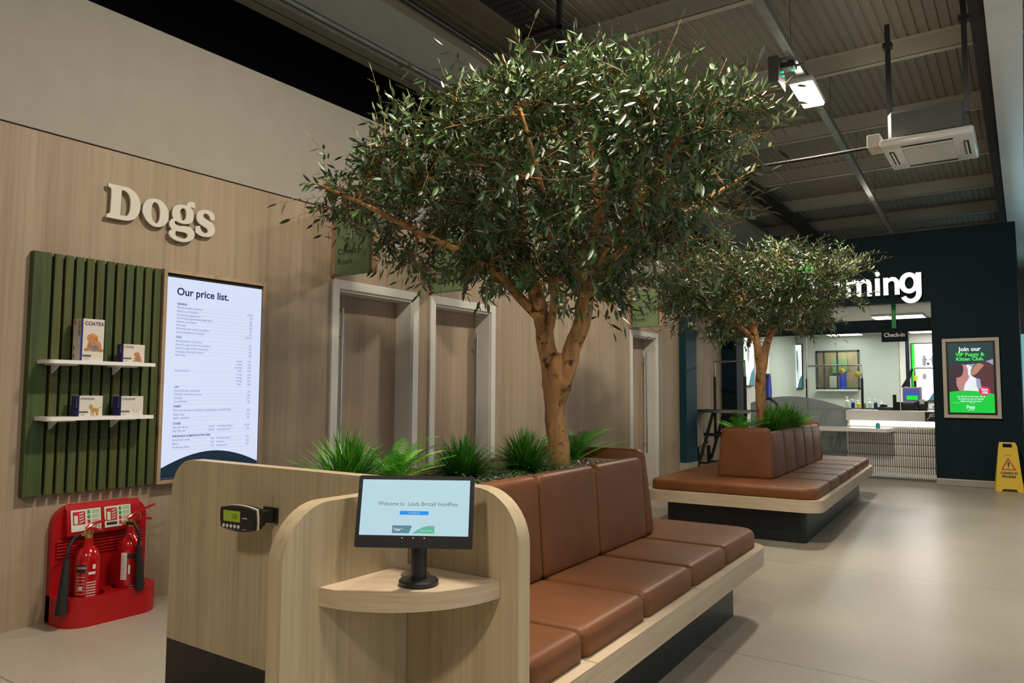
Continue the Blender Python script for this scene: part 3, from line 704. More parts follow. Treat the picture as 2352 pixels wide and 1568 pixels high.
# consulting room flag signs
def flag_sign(y, label, num, hidden=False):
    t = thing('consult_room_sign', label, 'sign', (0, y, 2.15), group=None)
    bm = bmn()
    fill_holes(bm, [rrect(.001, .085, -.002, .518, .022), rrect(.018, .070, .02, .496, .01)[::-1]], lambda u, v, d: (u, d, v), .0, .055); obj('timber_frame', bm, 'sign_wood', t, True)
    bm = bmn(); fill_holes(bm, [rrect(.38, .452, -.002, .518, .022), rrect(.395, .437, .02, .496, .01)[::-1]], lambda u, v, d: (u, d, v), .0, .055); obj('timber_frame', bm, 'sign_wood', t, True)
    bm = bmn(); prism(bm, rrect(.062, .425, .004, .512, .02), XZ, -.012, .062); p = obj('green_panel', bm, 'sign_green', t, True)
    bm = bmn(); Q = lambda u, v, d: (u, -.0128 - d, v)
    text(bm, 'Consult', .068, Q, .092, .155, squash=.95); obj('sign_word', bm, 'ink', p); bm = bmn(); text(bm, 'Room', .068, Q, .092, .078, squash=.95); obj('sign_word', bm, 'ink', p)
    if num: bm = bmn(); text(bm, num, .21, Q, .275, .335, squash=.9); obj('room_number', bm, 'ink', p)
    bm = bmn()
    for z in (.06, .25, .44): lathe(bm, [(.004, 0), (.004, .002)], 0, 0, 8)
    for v in bm.verts: v.co = (0, 0, 0)
    bm.free()
    return t
flag_sign(3.90, 'green Consult Room flag sign numbered 5 over the nearest white-framed door', '5')
flag_sign(5.05, 'green flag sign half hidden by leaves over the middle white-framed door', '')
flag_sign(9.18, 'green Consult Room flag sign above the farthest white-framed door', '')

# ================================================================ BENCHES
def bench(label, loc, rz, half, length, seams, pc, ph, py, near_end, far_end, bseams, corner_near):
    """half: half width of the timber deck; pc, ph: centre and half width of the planter block; py: its start and end"""
    t = thing('planter_bench', label, 'bench', loc, rz)
    RR = .16
    rn = RR if corner_near else .02
    bm = bmn(); prism(bm, rrect(-half + .17, half - .15,   .17 if corner_near else .036, length - .20, .05), XY, 0, .285); obj('plinth', bm, 'plinth', t, True)
    bm = bmn(); prism(bm, rrect(-half, half, 0 if corner_near else .036, length, [rn, rn, RR, RR], 8), XY, .28, .38)
    es = [e for e in bm.edges if e.is_manifold and abs(e.calc_face_angle(0)) > 1.2 and abs(e.verts[0].co.z - e.verts[1].co.z) < .001]
    bmesh.ops.bevel(bm, geom=es, offset=.003, segments=1, affect='EDGES')
    obj('timber_deck', bm, 'rim_ash', t, True)
    g = .0025; ci = half - .045; T = .476
    ends = []
    for s in (1, -1):
        ys_ = [.04] + seams + [length - .05]
        for i in range(len(ys_) - 1):
            a, b = ys_[i] + g, ys_[i + 1] - g
            xi = pc + s * (ph - .06)
            if (i == 0 and near_end) or (i == len(ys_) - 2 and far_end):
                if s == -1: continue
                if i == 0: pl = rrect(-ci, ci, a, b, [.13, .13, .036, .036], 7)
                else: pl = rrect(-ci, ci, a, b, [.036, .036, .13, .13], 7)
            else:
                x0, x1 = (xi, ci) if s == 1 else (-ci, xi)
                pl = rrect(x0, x1, a, b, .036, 4)
            bm = bmn(); cushion(bm, pl, XY, .381, T, .034, .006); obj('seat_cushion', bm, 'leather', t, True, 60)
    for y in seams[::2]:
        part('deck_joint', 'soil', t, (half - .05, half - .001, y - .001, y + .001, .3795, .3806))
    # planter trough
    z1 = .885; bm = bmn(); wi = ph - .105
    ta = py[0] + (.095 if near_end else .01); tb = py[1] - (.095 if far_end else .01)
    fill_holes(bm, [rrect(pc - wi - .022, pc + wi + .022, ta, tb, .004, 2), rrect(pc - wi, pc + wi, ta + .025, tb - .025, .004, 2)[::-1]], XY, .38, z1)
    obj('planter_trough', bm, 'rim_ash', t)
    part('soil', 'soil', t, (pc - wi, pc + wi, ta + .025, tb - .025, .80, .855))
    # back cushions lean slightly
    lean = .028; zb, zt = T - .004, .905
    bs = [py[0] + (.10 if near_end else .0)] + bseams + [py[1] - (.10 if far_end else 0)]
    for s in (1, -1):
        for i in range(len(bs) - 1):
            a, b = bs[i] + g, bs[i + 1] - g
            def fn(u, v, d, s=s): return (pc + s * (wi + .022 + d - lean * (v - zb) / (zt - zb) * (1 if d > .04 else 0)), u, v)
            bm = bmn(); cushion(bm, rrect(a, b, zb, zt, [.03, .03, .045, .045], 5), fn, .0, .085, .028, .005); obj('back_cushion', bm, 'leather', t, True, 60)
    for s, on in ((-1, near_end), (1, far_end)):
        if not on: continue
        yb = py[0] + .10 if s == -1 else py[1] - .10
        zt2 = .945; xo = wi + .022 + .085
        def fn(u, v, d): return (pc + u, yb + s * (d - .045 * (v - zb) / (zt2 - zb) * (1 if d > .05 else .0)), v)
        o_ = [(-xo, zb), (xo, zb)]
        out = []
        # tapered outline with rounded top corners
        tx = xo - .032
        out = [(-xo + .036 + .036 * math.sin(a), zb + .036 - .036 * math.cos(a)) for a in (0,)] + [(xo - .036 + .036 * math.sin(a), zb + .036 - .036 * math.cos(a)) for a in [k * PI / 10 for k in range(6)]] + [(tx - .05 + .05 * math.cos(a), zt2 - .05 + .05 * math.sin(a)) for a in [k * PI / 12 for k in range(7)]] + [(-tx + .05 - .05 * math.cos(a), zt2 - .05 + .05 * math.sin(a)) for a in [PI / 2 - k * PI / 12 for k in range(7)]] + [(-xo + .036 - .036 * math.cos(a), zb + .036 - .036 * math.sin(a)) for a in [k * PI / 10 for k in range(5)]]
        bm = bmn(); cushion(bm, out, fn, .0, .115, .035, .006); obj('end_cushion', bm, 'leather', t, True, 60)
    return t
bench('long tan leather bench with timber deck joined to the kiosk panel, nearest the camera', (2.40, 1.78, 0), math.radians(2.4), .85, 2.71, [.385, .915, 1.475, 2.0], 0, .36, (.0, 2.14), False, True, [.36, .90, 1.455], False)
bench('island leather bench farther off with square timber deck and a brown end block', (2.225, 6.46, 0), math.radians(3.0), .775, 3.95, [.80, 1.39, 1.98, 2.56, 3.15], .02, .255, (.56, 3.30), True, True, [.62 + .1 + .44, 1.68, 2.2, 2.72], True)

# gravel in the planters
def gravel(loc, rz, x0, x1, y0, y1, n, label, seed, smin=.006, smax=.014):
    rnd = random.Random(seed); bm = bmn(); col = bm.loops.layers.color.new('tone')
    base = bmesh.new(); bmesh.ops.create_icosphere(base, subdivisions=1, radius=1); bv = [v.co.copy() for v in base.verts]; bf = [[v.index for v in f.verts] for f in base.faces]; base.free()
    for i in range(n):
        x, y = rnd.uniform(x0, x1), rnd.uniform(y0, y1); s = rnd.uniform(smin, smax); tone = rnd.random() ** 1.3
        mt = Matrix.Translation((x, y, .856 + s * .4 + rnd.random() * .012)) @ Matrix.Rotation(rnd.random() * 6, 4, 'Z') @ Matrix.Rotation(rnd.random() * 6, 4, 'X') @ Matrix.Diagonal((s, s * rnd.uniform(.6, .95), s * rnd.uniform(.45, .8), 1))
        vs = [bm.verts.new(mt @ v) for v in bv]
        for f in bf:
            fc = bm.faces.new([vs[k] for k in f]); fc.smooth = True
            for l in fc.loops: l[col] = (tone, tone, tone, 1)
    o = obj('gravel', bm, 'pebble'); o.location = loc; o.rotation_euler = (0, 0, rz)
    return tag(o, label, 'gravel', kind='stuff')
gravel((2.40, 1.78, 0), math.radians(2.4), -.25, .25, .05, 2.09, 3600, 'mixed pebbles filling the planter of the nearest bench', 3)
gravel((2.225, 6.46, 0), math.radians(3), -.12, .16, .61, 3.25, 1500, 'pebbles in the planter of the island bench', 4, .008, .018)

# kiosk end panel
t = thing('kiosk_panel', 'pale ash end panel with rounded corners and projecting wing at the near bench end', 'panel', (2.40, 1.72, 0))
Y0 = 0.0
bm = bmn(); prism(bm, rrect(-.845, .847, .275, .982, [.0, .0, .155, .13], 10), XZ, Y0, Y0 + .055); obj('end_board', bm, 'panel_ash', t, True)
bm = bmn(); prism(bm, [(-.845, .0), (.847, .0), (.847, .275), (-.845, .275)], XZ, Y0 + .001, Y0 + .054); obj('plinth', bm, 'plinth', t)
bm = bmn(); prism(bm, rrect(-.47, -.002, .0, .957, [0, 0, .0, .155], 12), lambda u, v, d: (d, u, v), .385, .440); obj('wing', bm, 'panel_ash', t, True)
bm = bmn(); n = 20; sh = [(.44, -.002)] + [(.44 + .345 * math.sin(a), -.002 - .345 * math.cos(a)) for a in [k * PI / 2 / n for k in range(n + 1)]]
prism(bm, sh, XY, .685, .733); s_ = obj('corner_shelf', bm, 'rim_ash', t, True)
bm = bmn(); lathe(bm, [(.030, .733), (.040, .733), (.041, .7365), (.038, .738), (.030, .7372)], .555, -.095, 28); obj('cable_ring', bm, 'steel', s_, True)
bm = bmn(); lathe(bm, [(.0305, .7335), (.0305, .7345)], .555, -.095, 28); obj('cable_opening', bm, 'black_matte', s_)

# tablet kiosk on the shelf
t = thing('tablet_kiosk', 'black tablet on a round-based stand with a lit Welcome screen', 'tablet', (3.034, 1.55, .733))
bm = bmn(); lathe(bm, [(.052, 0), (.054, .003), (.054, .012), (.050, .016), (.02, .017)], 0, 0, 40); obj('stand_base', bm, 'black_plastic', t, True)
bm = bmn(); lathe(bm, [(.0215, .014), (.0215, .16)], 0, 0, 28); obj('stand_post', bm, 'black_plastic', t, True)
TB = Matrix.Translation((0.008, -.028, .196)) @ Matrix.Rotation(math.radians(31), 4, 'Z') @ Matrix.Rotation(math.radians(-14), 4, 'X')
TF = lambda u, v, d: tuple(TB @ Vector((u, -d, v)))
bm = bmn(); prism(bm, rrect(-.158, .158, -.092, .098, .006, 3), TF, -.014, .004); obj('tablet_case', bm, 'black_plastic', t, True)
bm = bmn(); tube(bm, [(0, 0, .15), tuple(TB @ Vector((0, .014, -.02)))], .02, 12); obj('tilt_bracket', bm, 'black_plastic', t, True)
bm = bmn(); prism(bm, [(-.147, -.060), (.147, -.060), (.147, .087), (-.147, .087)], TF, .004, .0046); d_ = obj('display', bm, 'screen_blue', t)
bm = bmn(); Q = lambda u, v, d: TF(u, v, .005 + d)
text(bm, 'Welcome to  Leeds Birstall Vets4Pets', .0152, Q, 0.008, .018, 'CENTER', squash=.93, mat_index=0)
poly2d(bm, [(-.040, -.006), (.038, -.006), (.038, .004), (-.040, .004)], Q, 0, 1)
text(bm, 'CHECK IN', .0065, Q, -.001, -.0035, 'CENTER', mat_index=2)
poly2d(bm, [(-.058, -.054), (-.012, -.054), (-.005, -.034), (-.058, -.034)], Q, 0, 3)
poly2d(bm, [(-.004, -.054)] + [(-.004 + .060 * k / 10, -.054 + .020 * math.sin(PI * .5 * k / 8) if k < 8 else -.034) for k in range(1, 11)] + [(.056, -.054)], Q, 0, 4)
text(bm, 'Vets', .011, Q, -.054, -.048, bold=.0003, squash=.9, mat_index=2); text(bm, 'for', .006, Q, -.036, -.045, mat_index=2); text(bm, 'Pets', .011, Q, -.029, -.048, squash=.85, mat_index=4)
text(bm, 'Vets for Pets', .006, Q, .018, -.049, mat_index=2)
for u in (-.03, 0, .03): poly2d(bm, ell(u, -.066, .0014, .0014, 8), Q, 0, 2)
obj('screen_content', bm, ['screen_text', 'screen_azure', 'screen_white', 'screen_slate', 'screen_mint'], d_)

# scale indicator on the end panel
t = thing('scale_indicator', 'dark grey weighing scale indicator with green display on the ash panel', 'scale display', (2.15, 1.615, .815))
t.scale = (.86, .86, .86)
TB2 = Matrix.Rotation(math.radians(5), 4, 'Z') @ Matrix.Rotation(math.radians(3), 4, 'X')
def SF(u, v, d): return tuple(TB2 @ Vector((u, -d, v)))
def bulge(s): return smoothpoly([(-.098 * s, -.040 * s), (-.05 * s, -.050 * s), (0, -.053 * s), (.05 * s, -.050 * s), (.098 * s, -.040 * s), (.102 * s, 0), (.098 * s, .040 * s), (.05 * s, .049 * s), (0, .052 * s), (-.05 * s, .049 * s), (-.098 * s, .040 * s), (-.102 * s, 0)], 1, 40)
bm = bmn(); cushion(bm, bulge(1), SF, -.002, .016, .006, .001, 3); fb = obj('front_case', bm, 'black_plastic', t, True)
bm = bmn(); prism(bm, bulge(1.015), SF, -.009, -.002); obj('trim_band', bm, 'carton', t, True)
bm = bmn(); cushion(bm, bulge(.98), SF, -.008, -.038, .012, .001, 3); obj('rear_case', bm, 'black_plastic', t, True)
Q = lambda u, v, d: SF(u, v, .0192 + d)
bm = bmn(); prism(bm, [(-.074, -.012), (.022, -.012), (.022, .031), (-.074, .031)], SF, .016, .0186); obj('lcd', bm, 'lcd_green', fb)
bm = bmn()
text(bm, '0.00', .030, Q, -.024, 0.0, squash=.62, mat_index=1)
text(bm, 'marsden', .0085, Q, .036, .004, bold=.0003, mat_index=0); text(bm, 'V-Indicator', .0055, Q, .036, -.040, mat_index=0)
for i, s in enumerate(('TARE', 'ZERO', 'HOLD', 'ON', 'OFF')): text(bm, s, .005, Q, -.079 + .0215 * i, -.044, mat_index=0)
obj('marking', bm, ['label_white', 'ink'], fb)
for i in range(5): bm = bmn(); prism(bm, ell(-.072 + .0215 * i, -.030, .0072, .0072, 16), Q, -.001, .0016); obj('button', bm, 'label_white', fb)
bm = bmn(); tube(bm, [SF(.045, 0, -.030), SF(.045, 0, -.062)], .030, 20); tube(bm, [SF(.062, -.024, -.050), SF(.075, -.024, -.055)], .014, 14); obj('swivel_knob', bm, 'black_plastic', t, True)
bm = bmn(); box(bm, .02, .075, .05, .112, -.022, .026, bevel=.004); box(bm, .0, .088, .110, .121, -.030, .034, bevel=.002); obj('wall_bracket', bm, 'black_plastic', t)

# ================================================================ PLANTS
def set_tone(bm, col, f, v):
    for l in f.loops: l[col] = (v, v, v, 1)
def leaf(bm, col, p, d, side, length, width, tone, droop=.0):
    """olive leaf: two folded halves"""
    d = d.normalized(); n = d.cross(side)
    if n.length < 1e-4: side = Vector((d.y, -d.x, .3)); n = d.cross(side)
    n.normalize(); sd = n.cross(d).normalized()
    dn = Vector((0, 0, -droop * length))
    a = bm.verts.new(p); m1 = bm.verts.new(p + d * length * .45 - n * width * .12 + dn * .3); tip = bm.verts.new(p + d * length + dn)
    l1 = bm.verts.new(p + d * length * .3 + sd * width * .48 + n * width * .08 + dn * .2); l2 = bm.verts.new(p + d * length * .68 + sd * width * .40 + n * width * .06 + dn * .6)
    r1 = bm.verts.new(p + d * length * .3 - sd * width * .48 + n * width * .08 + dn * .2); r2 = bm.verts.new(p + d * length * .68 - sd * width * .40 + n * width * .06 + dn * .6)
    for vs in ((a, m1, l1), (l1, m1, l2), (m1, tip, l2), (a, r1, m1), (r1, r2, m1), (m1, r2, tip)):
        f = bm.faces.new(vs); set_tone(bm, col, f, tone); f.smooth = True
def olive_tree(label, loc, trunk, limbs, cc, rad, ntips, seed, leaf_l, leaf_w, nleaf, twig, rbase, carve=None, nolive=0):
    """trunk, limbs: hand-laid paths with radii; the rest of the crown grows from them"""
    rnd = random.Random(seed)
    t = thing('olive_tree', label, 'tree', loc)
    L0 = Vector(loc)
    wood_ = bmn(); nodes = []   # (pos, radius)
    def lay(path, seg):
        pts = []; rr = []
        for i in range(len(path) - 1):
            (p, r), (q, s) = path[i], path[i + 1]; p = Vector(p); q = Vector(q); n = max(2, int((q - p).length / .05))
            for k in range(n):
                f = k / n; w = p.lerp(q, f); pts.append(w); rr.append(r + (s - r) * f)
        pts.append(Vector(path[-1][0])); rr.append(path[-1][1])
        # soften corners and add bark wobble
        for _ in range(3):
            pts = [pts[0]] + [(pts[i - 1] + pts[i] * 2 + pts[i + 1]) / 4 for i in range(1, len(pts) - 1)] + [pts[-1]]
        pts = [p + Vector((mnoise.noise(p * 7), mnoise.noise(p * 7 + Vector((5, 0, 0))), 0)) * rr[i] * .35 for i, p in enumerate(pts)]
        rr = [r * (1 + .13 * mnoise.noise(p * 9)) for p, r in zip(pts, rr)]
        tube(wood_, [p - L0 for p in pts], rr, seg)
        return list(zip(pts, rr))
    first = lay([(p, r * rbase) for p, r in trunk], 20)
    for lb in limbs: nodes += lay([(p, r * rbase) for p, r in lb], 12)
    tips = []
    while len(tips) < ntips:
        v = Vector((rnd.uniform(-1, 1), rnd.uniform(-1, 1), rnd.uniform(-1, 1)))
        l = v.length
        if l > 1 or l < .25: continue
        if rnd.random() > .25 + .75 * l: continue
        p = Vector((cc[0] + v.x * rad[0], cc[1] + v.y * rad[1], cc[2] + v.z * (rad[2] if v.z > 0 else rad[3])))
        if carve and carve(p): continue
        nz = mnoise.noise(p * 2.3 + Vector((seed, 0, 0)))
        if nz < -.20: continue
        tips.append(p)
    base_c = Vector((cc[0], cc[1], cc[2] - rad[3]))
    tips.sort(key=lambda p: min((p - q).length for q, _ in nodes[::4]))
    fol = bmn(); col = fol.loops.layers.color.new('tone'); tw = bmn()
    ends = []
    for p in tips:
        best = None; bd = 1e9
        for q, r in nodes:
            if r < .0028: continue
            dd = (q - p).length + .25 * max(0, q.z - p.z)
            if dd < bd: bd = dd; best = (q, r)
        q, r = best
        n = max(3, int(bd / .045)); r0 = min(r * .7, .006 + .016 * bd); pts = []; rr = []
        out = (p - base_c).normalized(); mid = q.lerp(p, .5) + Vector((rnd.gauss(0, .12), rnd.gauss(0, .12), rnd.gauss(0, .08) - .02)) * bd
        for k in range(n + 1):
            f = k / n; w = q * (1 - f) ** 2 + mid * 2 * f * (1 - f) + p * f * f
            pts.append(w); rr.append(max(.0016, r0 * (1 - f) + .0016 * f))
        tube(wood_ if r0 > .006 else tw, [a - L0 for a in pts], rr, 6 if r0 > .006 else 4, cap=False)
        nodes += list(zip(pts[1::2], rr[1::2])); ends.append((pts, out))
    for pts, out in ends:
        # leafy twigs along the outer part
        L = len(pts); total = 0
        nt_ = twig
        for j in range(nt_):
            k = L - 1 if j == 0 else rnd.randint(int(L * .25), L - 1)
            p0 = pts[k]; d = (pts[k] - pts[k - 1]).normalized()
            dr = (d * (.9 if j == 0 else .35) + out * .35 + Vector((rnd.gauss(0, .5), rnd.gauss(0, .5), rnd.gauss(.12, .4)))).normalized()
            ln = rnd.uniform(.09, .20) * leaf_l / .06; m_ = nleaf; bend = Vector((rnd.gauss(0, .3), rnd.gauss(0, .3), rnd.gauss(-.1, .25)))
            tp = [p0 + dr * ln * f + bend * ln * f * f for f in (0, .35, .7, 1)]
            tube(tw, [a - L0 for a in tp], [.0018, .0015, .0012, .0009], 3, cap=False)
            tone0 = rnd.random()
            for i in range(m_):
                f = .12 + .88 * i / (m_ - 1); w = p0 + dr * ln * f + bend * ln * f * f; td = (dr + bend * 2 * f).normalized()
                a = i * 2.4 + rnd.random(); s1 = td.cross(Vector((math.cos(a), math.sin(a), .3))).normalized()
                ld = (td * rnd.uniform(.35, .9) + s1 * rnd.uniform(.5, 1)).normalized() if i < m_ - 1 else td
                leaf(fol, col, w - L0, ld, td.cross(s1), leaf_l * rnd.uniform(.65, 1.15), leaf_w * rnd.uniform(.75, 1.15), min(1, max(0, tone0 * .5 + rnd.random() * .6 - .05)), rnd.uniform(-.05, .3))
    bmesh.ops.recalc_face_normals(wood_, faces=wood_.faces)
    obj('trunk', wood_, 'bark', t, True, 80); obj('twigs', tw, 'bark', t)['kind'] = 'stuff'
    me = bpy.data.meshes.new('foliage'); fol.to_mesh(me); fol.free(); me.materials.append(M['olive_leaf'])
    fo = bpy.data.objects.new('foliage', me); C.objects.link(fo); fo.parent = t; fo['kind'] = 'stuff'
    for i in range(nolive):
        pts, out = ends[rnd.randrange(len(ends))]; p = pts[-1] - L0 + Vector((rnd.gauss(0, .02), rnd.gauss(0, .02), -.03))
        bm = bmn(); lathe(bm, [(.001, -.011), (.007, -.007), (.009, 0), (.007, .007), (.001, .011)], 0, 0, 10)
        for v in bm.verts: v.co += p
        obj('olive_fruit', bm, 'olive_fruit', t, True)
    return t
plain('olive_fruit', (.06, .11, .01), .25, var=.2)
def carve1(p):
    # open air under the crown, around the forks
    r = math.hypot(p.x - 2.3, p.y - 3.45)
    return (p.z < 1.86 and r < .28) or p.z < 1.76 + .30 * max(0, 2.15 - p.x) + .18 * max(0, p.x - 2.9) or (p.x < .95 and p.z < 2.45)
olive_tree('large olive tree with forked ochre trunk growing from the nearest bench planter', (2.33, 3.42, .86),
    [((2.352, 3.42, .84), .082), ((2.345, 3.42, 1.0), .074), ((2.318, 3.42, 1.18), .080), ((2.328, 3.42, 1.33), .090), ((2.345, 3.42, 1.43), .080), ((2.35, 3.42, 1.47), .03)],
    [[((2.315, 3.42, 1.18), .04), ((2.315, 3.42, 1.30), .078), ((2.285, 3.42, 1.50), .068), ((2.235, 3.42, 1.66), .062), ((2.20, 3.42, 1.82), .058), ((2.12, 3.42, 2.02), .046), ((2.00, 3.40, 2.30), .030), ((1.92, 3.35, 2.62), .018)],
     [((2.330, 3.42, 1.12), .03), ((2.352, 3.425, 1.26), .062), ((2.385, 3.43, 1.37), .070), ((2.435, 3.44, 1.49), .068), ((2.48, 3.45, 1.64), .060), ((2.50, 3.45, 1.80), .056), ((2.50, 3.45, 1.95), .050), ((2.60, 3.45, 2.25), .036), ((2.70, 3.45, 2.6), .020)],
     [((2.235, 3.40, 1.66), .034), ((2.15, 3.34, 1.78), .036), ((2.05, 3.22, 1.95), .032), ((1.75, 3.05, 2.10), .026), ((1.35, 2.95, 2.32), .018), ((.95, 2.95, 2.5), .010)],
     [((2.30, 3.40, 1.58), .030), ((2.36, 3.36, 1.72), .030), ((2.40, 3.30, 1.90), .026), ((2.44, 3.15, 2.2), .022), ((2.40, 3.0, 2.6), .014), ((2.3, 2.95, 2.95), .008)],
     [((2.47, 3.50, 1.62), .028), ((2.38, 3.62, 1.78), .028), ((2.26, 3.78, 1.98), .024), ((2.1, 3.95, 2.35), .018), ((1.95, 4.1, 2.75), .010)],
     [((2.50, 3.44, 1.86), .034), ((2.66, 3.40, 2.02), .028), ((2.90, 3.32, 2.22), .022), ((3.15, 3.25, 2.5), .014)],
     [((2.51, 3.47, 1.90), .030), ((2.70, 3.60, 2.05), .024), ((2.95, 3.80, 2.25), .018), ((3.25, 3.95, 2.45), .010)],
     [((2.17, 3.43, 1.90), .034), ((2.02, 3.60, 2.12), .028), ((1.70, 3.75, 2.40), .020), ((1.35, 3.9, 2.7), .012)],
     [((2.13, 3.42, 2.0), .03), ((2.16, 3.35, 2.3), .024), ((2.12, 3.3, 2.7), .016), ((2.08, 3.3, 3.05), .008)],
     [((2.58, 3.45, 2.2), .03), ((2.52, 3.5, 2.5), .022), ((2.48, 3.5, 2.9), .012)]],
    (2.11, 3.52, 2.42), (1.40, .84, .61, .78), 600, 11, .070, .0205, 8, 5, .73, carve1, 14)
def carve2(p):
    r = math.hypot(p.x - 2.13, p.y - 7.9); return (p.z < 1.98 and r < .35) or p.z < 1.76
olive_tree('smaller olive tree in the island bench planter before the grooming sign', (2.13, 7.9, .86),
    [((2.135, 7.9, .84), .060), ((2.13, 7.9, 1.2), .062), ((2.125, 7.9, 1.5), .062), ((2.12, 7.9, 1.68), .066)],
    [[((2.12, 7.9, 1.60), .05), ((2.09, 7.9, 1.85), .046), ((2.02, 7.88, 2.1), .034), ((1.95, 7.85, 2.4), .02)],
     [((2.14, 7.9, 1.50), .048), ((2.18, 7.92, 1.75), .046), ((2.24, 7.95, 1.98), .042), ((2.38, 7.98, 2.25), .03), ((2.5, 8.0, 2.6), .016)],
     [((2.10, 7.9, 1.80), .03), ((1.95, 7.8, 1.98), .026), ((1.7, 7.7, 2.1), .02), ((1.4, 7.6, 2.22), .012)],
     [((2.21, 7.9, 1.85), .032), ((2.38, 7.8, 2.02), .026), ((2.65, 7.7, 2.2), .018), ((2.9, 7.65, 2.35), .01)],
     [((2.10, 7.92, 1.80), .03), ((2.0, 8.1, 2.05), .024), ((1.8, 8.3, 2.35), .014)],
     [((2.2, 7.93, 1.8), .03), ((2.25, 8.15, 2.1), .024), ((2.4, 8.3, 2.4), .014)]],
    (2.10, 7.9, 2.37), (1.14, .80, .57, .56), 470, 23, .062, .019, 8, 5, .85, carve2, 0)

def grass(name, label, loc, n, r, h, seed, wdt=.0055, arch=1.0, tone=(0, 1)):
    rnd = random.Random(seed); bm = bmn(); col = bm.loops.layers.color.new('tone')
    for i in range(n):
        a = rnd.random() * 2 * PI; lean = abs(rnd.gauss(.0, .75)) * arch; ln = h * rnd.uniform(.65, 1.15)
        p = Vector((rnd.gauss(0, .022), rnd.gauss(0, .022), -.02)); d = Vector((math.cos(a) * lean, math.sin(a) * lean, 1)).normalized()
        side = Vector((-math.sin(a), math.cos(a), 0)); tn = tone[0] + (tone[1] - tone[0]) * rnd.random(); w_ = wdt * rnd.uniform(.7, 1.3)
        prev = None; S = 5
        for k in range(S + 1):
            f = k / S; q = p + d * ln * f + Vector((math.cos(a), math.sin(a), -.75)) * ln * .32 * f * f * min(1.6, lean + .25)
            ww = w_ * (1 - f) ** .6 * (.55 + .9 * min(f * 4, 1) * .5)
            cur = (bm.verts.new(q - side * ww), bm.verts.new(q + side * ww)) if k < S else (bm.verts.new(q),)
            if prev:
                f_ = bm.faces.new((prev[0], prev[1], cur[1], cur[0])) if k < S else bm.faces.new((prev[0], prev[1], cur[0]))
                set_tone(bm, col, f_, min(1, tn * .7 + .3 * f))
            prev = cur
    me = bpy.data.meshes.new(name); bm.to_mesh(me); bm.free(); me.materials.append(M['grass_leaf'])
    o = bpy.data.objects.new(name, me); C.objects.link(o); o.location = loc
    return tag(o, label, 'plant')
def fern(label, loc, n, ln, seed, up=.75):
    rnd = random.Random(seed); t = thing('fern', label, 'plant', loc)
    for i in range(n):
        bm = bmn(); col = bm.loops.layers.color.new('tone')
        a = 2 * PI * i / n + rnd.gauss(0, .25); L = ln * rnd.uniform(.75, 1.15); el = rnd.uniform(.35, 1.15) * up; tn = rnd.uniform(.15, 1)
        h = Vector((math.cos(a), math.sin(a), 0)); pos = Vector((0, 0, 0)); pts = []; S = 26
        for k in range(S + 1):
            f = k / S; e = el * (1 - f * 1.15) + .15; pts.append(pos.copy()); pos += (h * math.cos(e) + Vector((0, 0, 1)) * math.sin(e)) * L / S
        tube(bm, pts, [.0016 * (1 - .7 * k / S) for k in range(S + 1)], 4, cap=False)
        for k in range(2, S):
            f = k / S; w_ = L * .17 * math.sin(PI * min(1, f * 1.02)) ** .55 * (1 - .25 * f); tdir = (pts[k + 1] - pts[k - 1]).normalized(); sd = tdir.cross(Vector((0, 0, 1))).normalized()
            up_ = sd.cross(tdir)
            for s in (-1, 1):
                q = pts[k]; d = (sd * s + tdir * .45 - up_ * .12).normalized(); hw = L / S * .40
                v0 = bm.verts.new(q - tdir * hw * .5); v1 = bm.verts.new(q + d * w_ * .5 - tdir * hw * .7); v2 = bm.verts.new(q + d * w_); v3 = bm.verts.new(q + d * w_ * .5 + tdir * hw * .8); v4 = bm.verts.new(q + tdir * hw * .6)
                bm.faces.new((v0, v1, v2, v3, v4))
        for f_ in bm.faces: set_tone(bm, col, f_, min(1, max(0, tn + rnd.gauss(0, .08))))
        me = bpy.data.meshes.new('frond'); bm.to_mesh(me); bm.free(); me.materials.append(M['fern_leaf'])
        o = bpy.data.objects.new('frond', me); C.objects.link(o); o.parent = t
    return t
ZG = .862
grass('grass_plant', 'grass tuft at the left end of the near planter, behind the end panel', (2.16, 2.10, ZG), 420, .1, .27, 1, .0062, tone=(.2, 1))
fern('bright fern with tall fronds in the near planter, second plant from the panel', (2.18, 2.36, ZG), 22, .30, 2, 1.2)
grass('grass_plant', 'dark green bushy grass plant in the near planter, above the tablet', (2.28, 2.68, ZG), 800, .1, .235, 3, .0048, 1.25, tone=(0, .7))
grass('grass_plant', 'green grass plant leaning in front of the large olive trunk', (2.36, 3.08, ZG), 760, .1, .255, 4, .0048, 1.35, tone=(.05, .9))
fern('light green fern to the right of the large olive trunk', (2.26, 3.74, ZG), 24, .32, 5, 1.1)
fern('fern at the front left corner of the island planter', (2.06, 7.36, ZG), 22, .34, 6, 1.15)
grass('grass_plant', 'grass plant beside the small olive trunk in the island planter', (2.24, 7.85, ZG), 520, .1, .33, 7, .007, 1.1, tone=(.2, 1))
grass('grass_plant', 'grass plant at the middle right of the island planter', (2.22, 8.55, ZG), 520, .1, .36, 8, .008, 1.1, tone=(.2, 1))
fern('fern at the far end of the island planter', (2.18, 9.1, ZG), 18, .36, 9, 1.2)

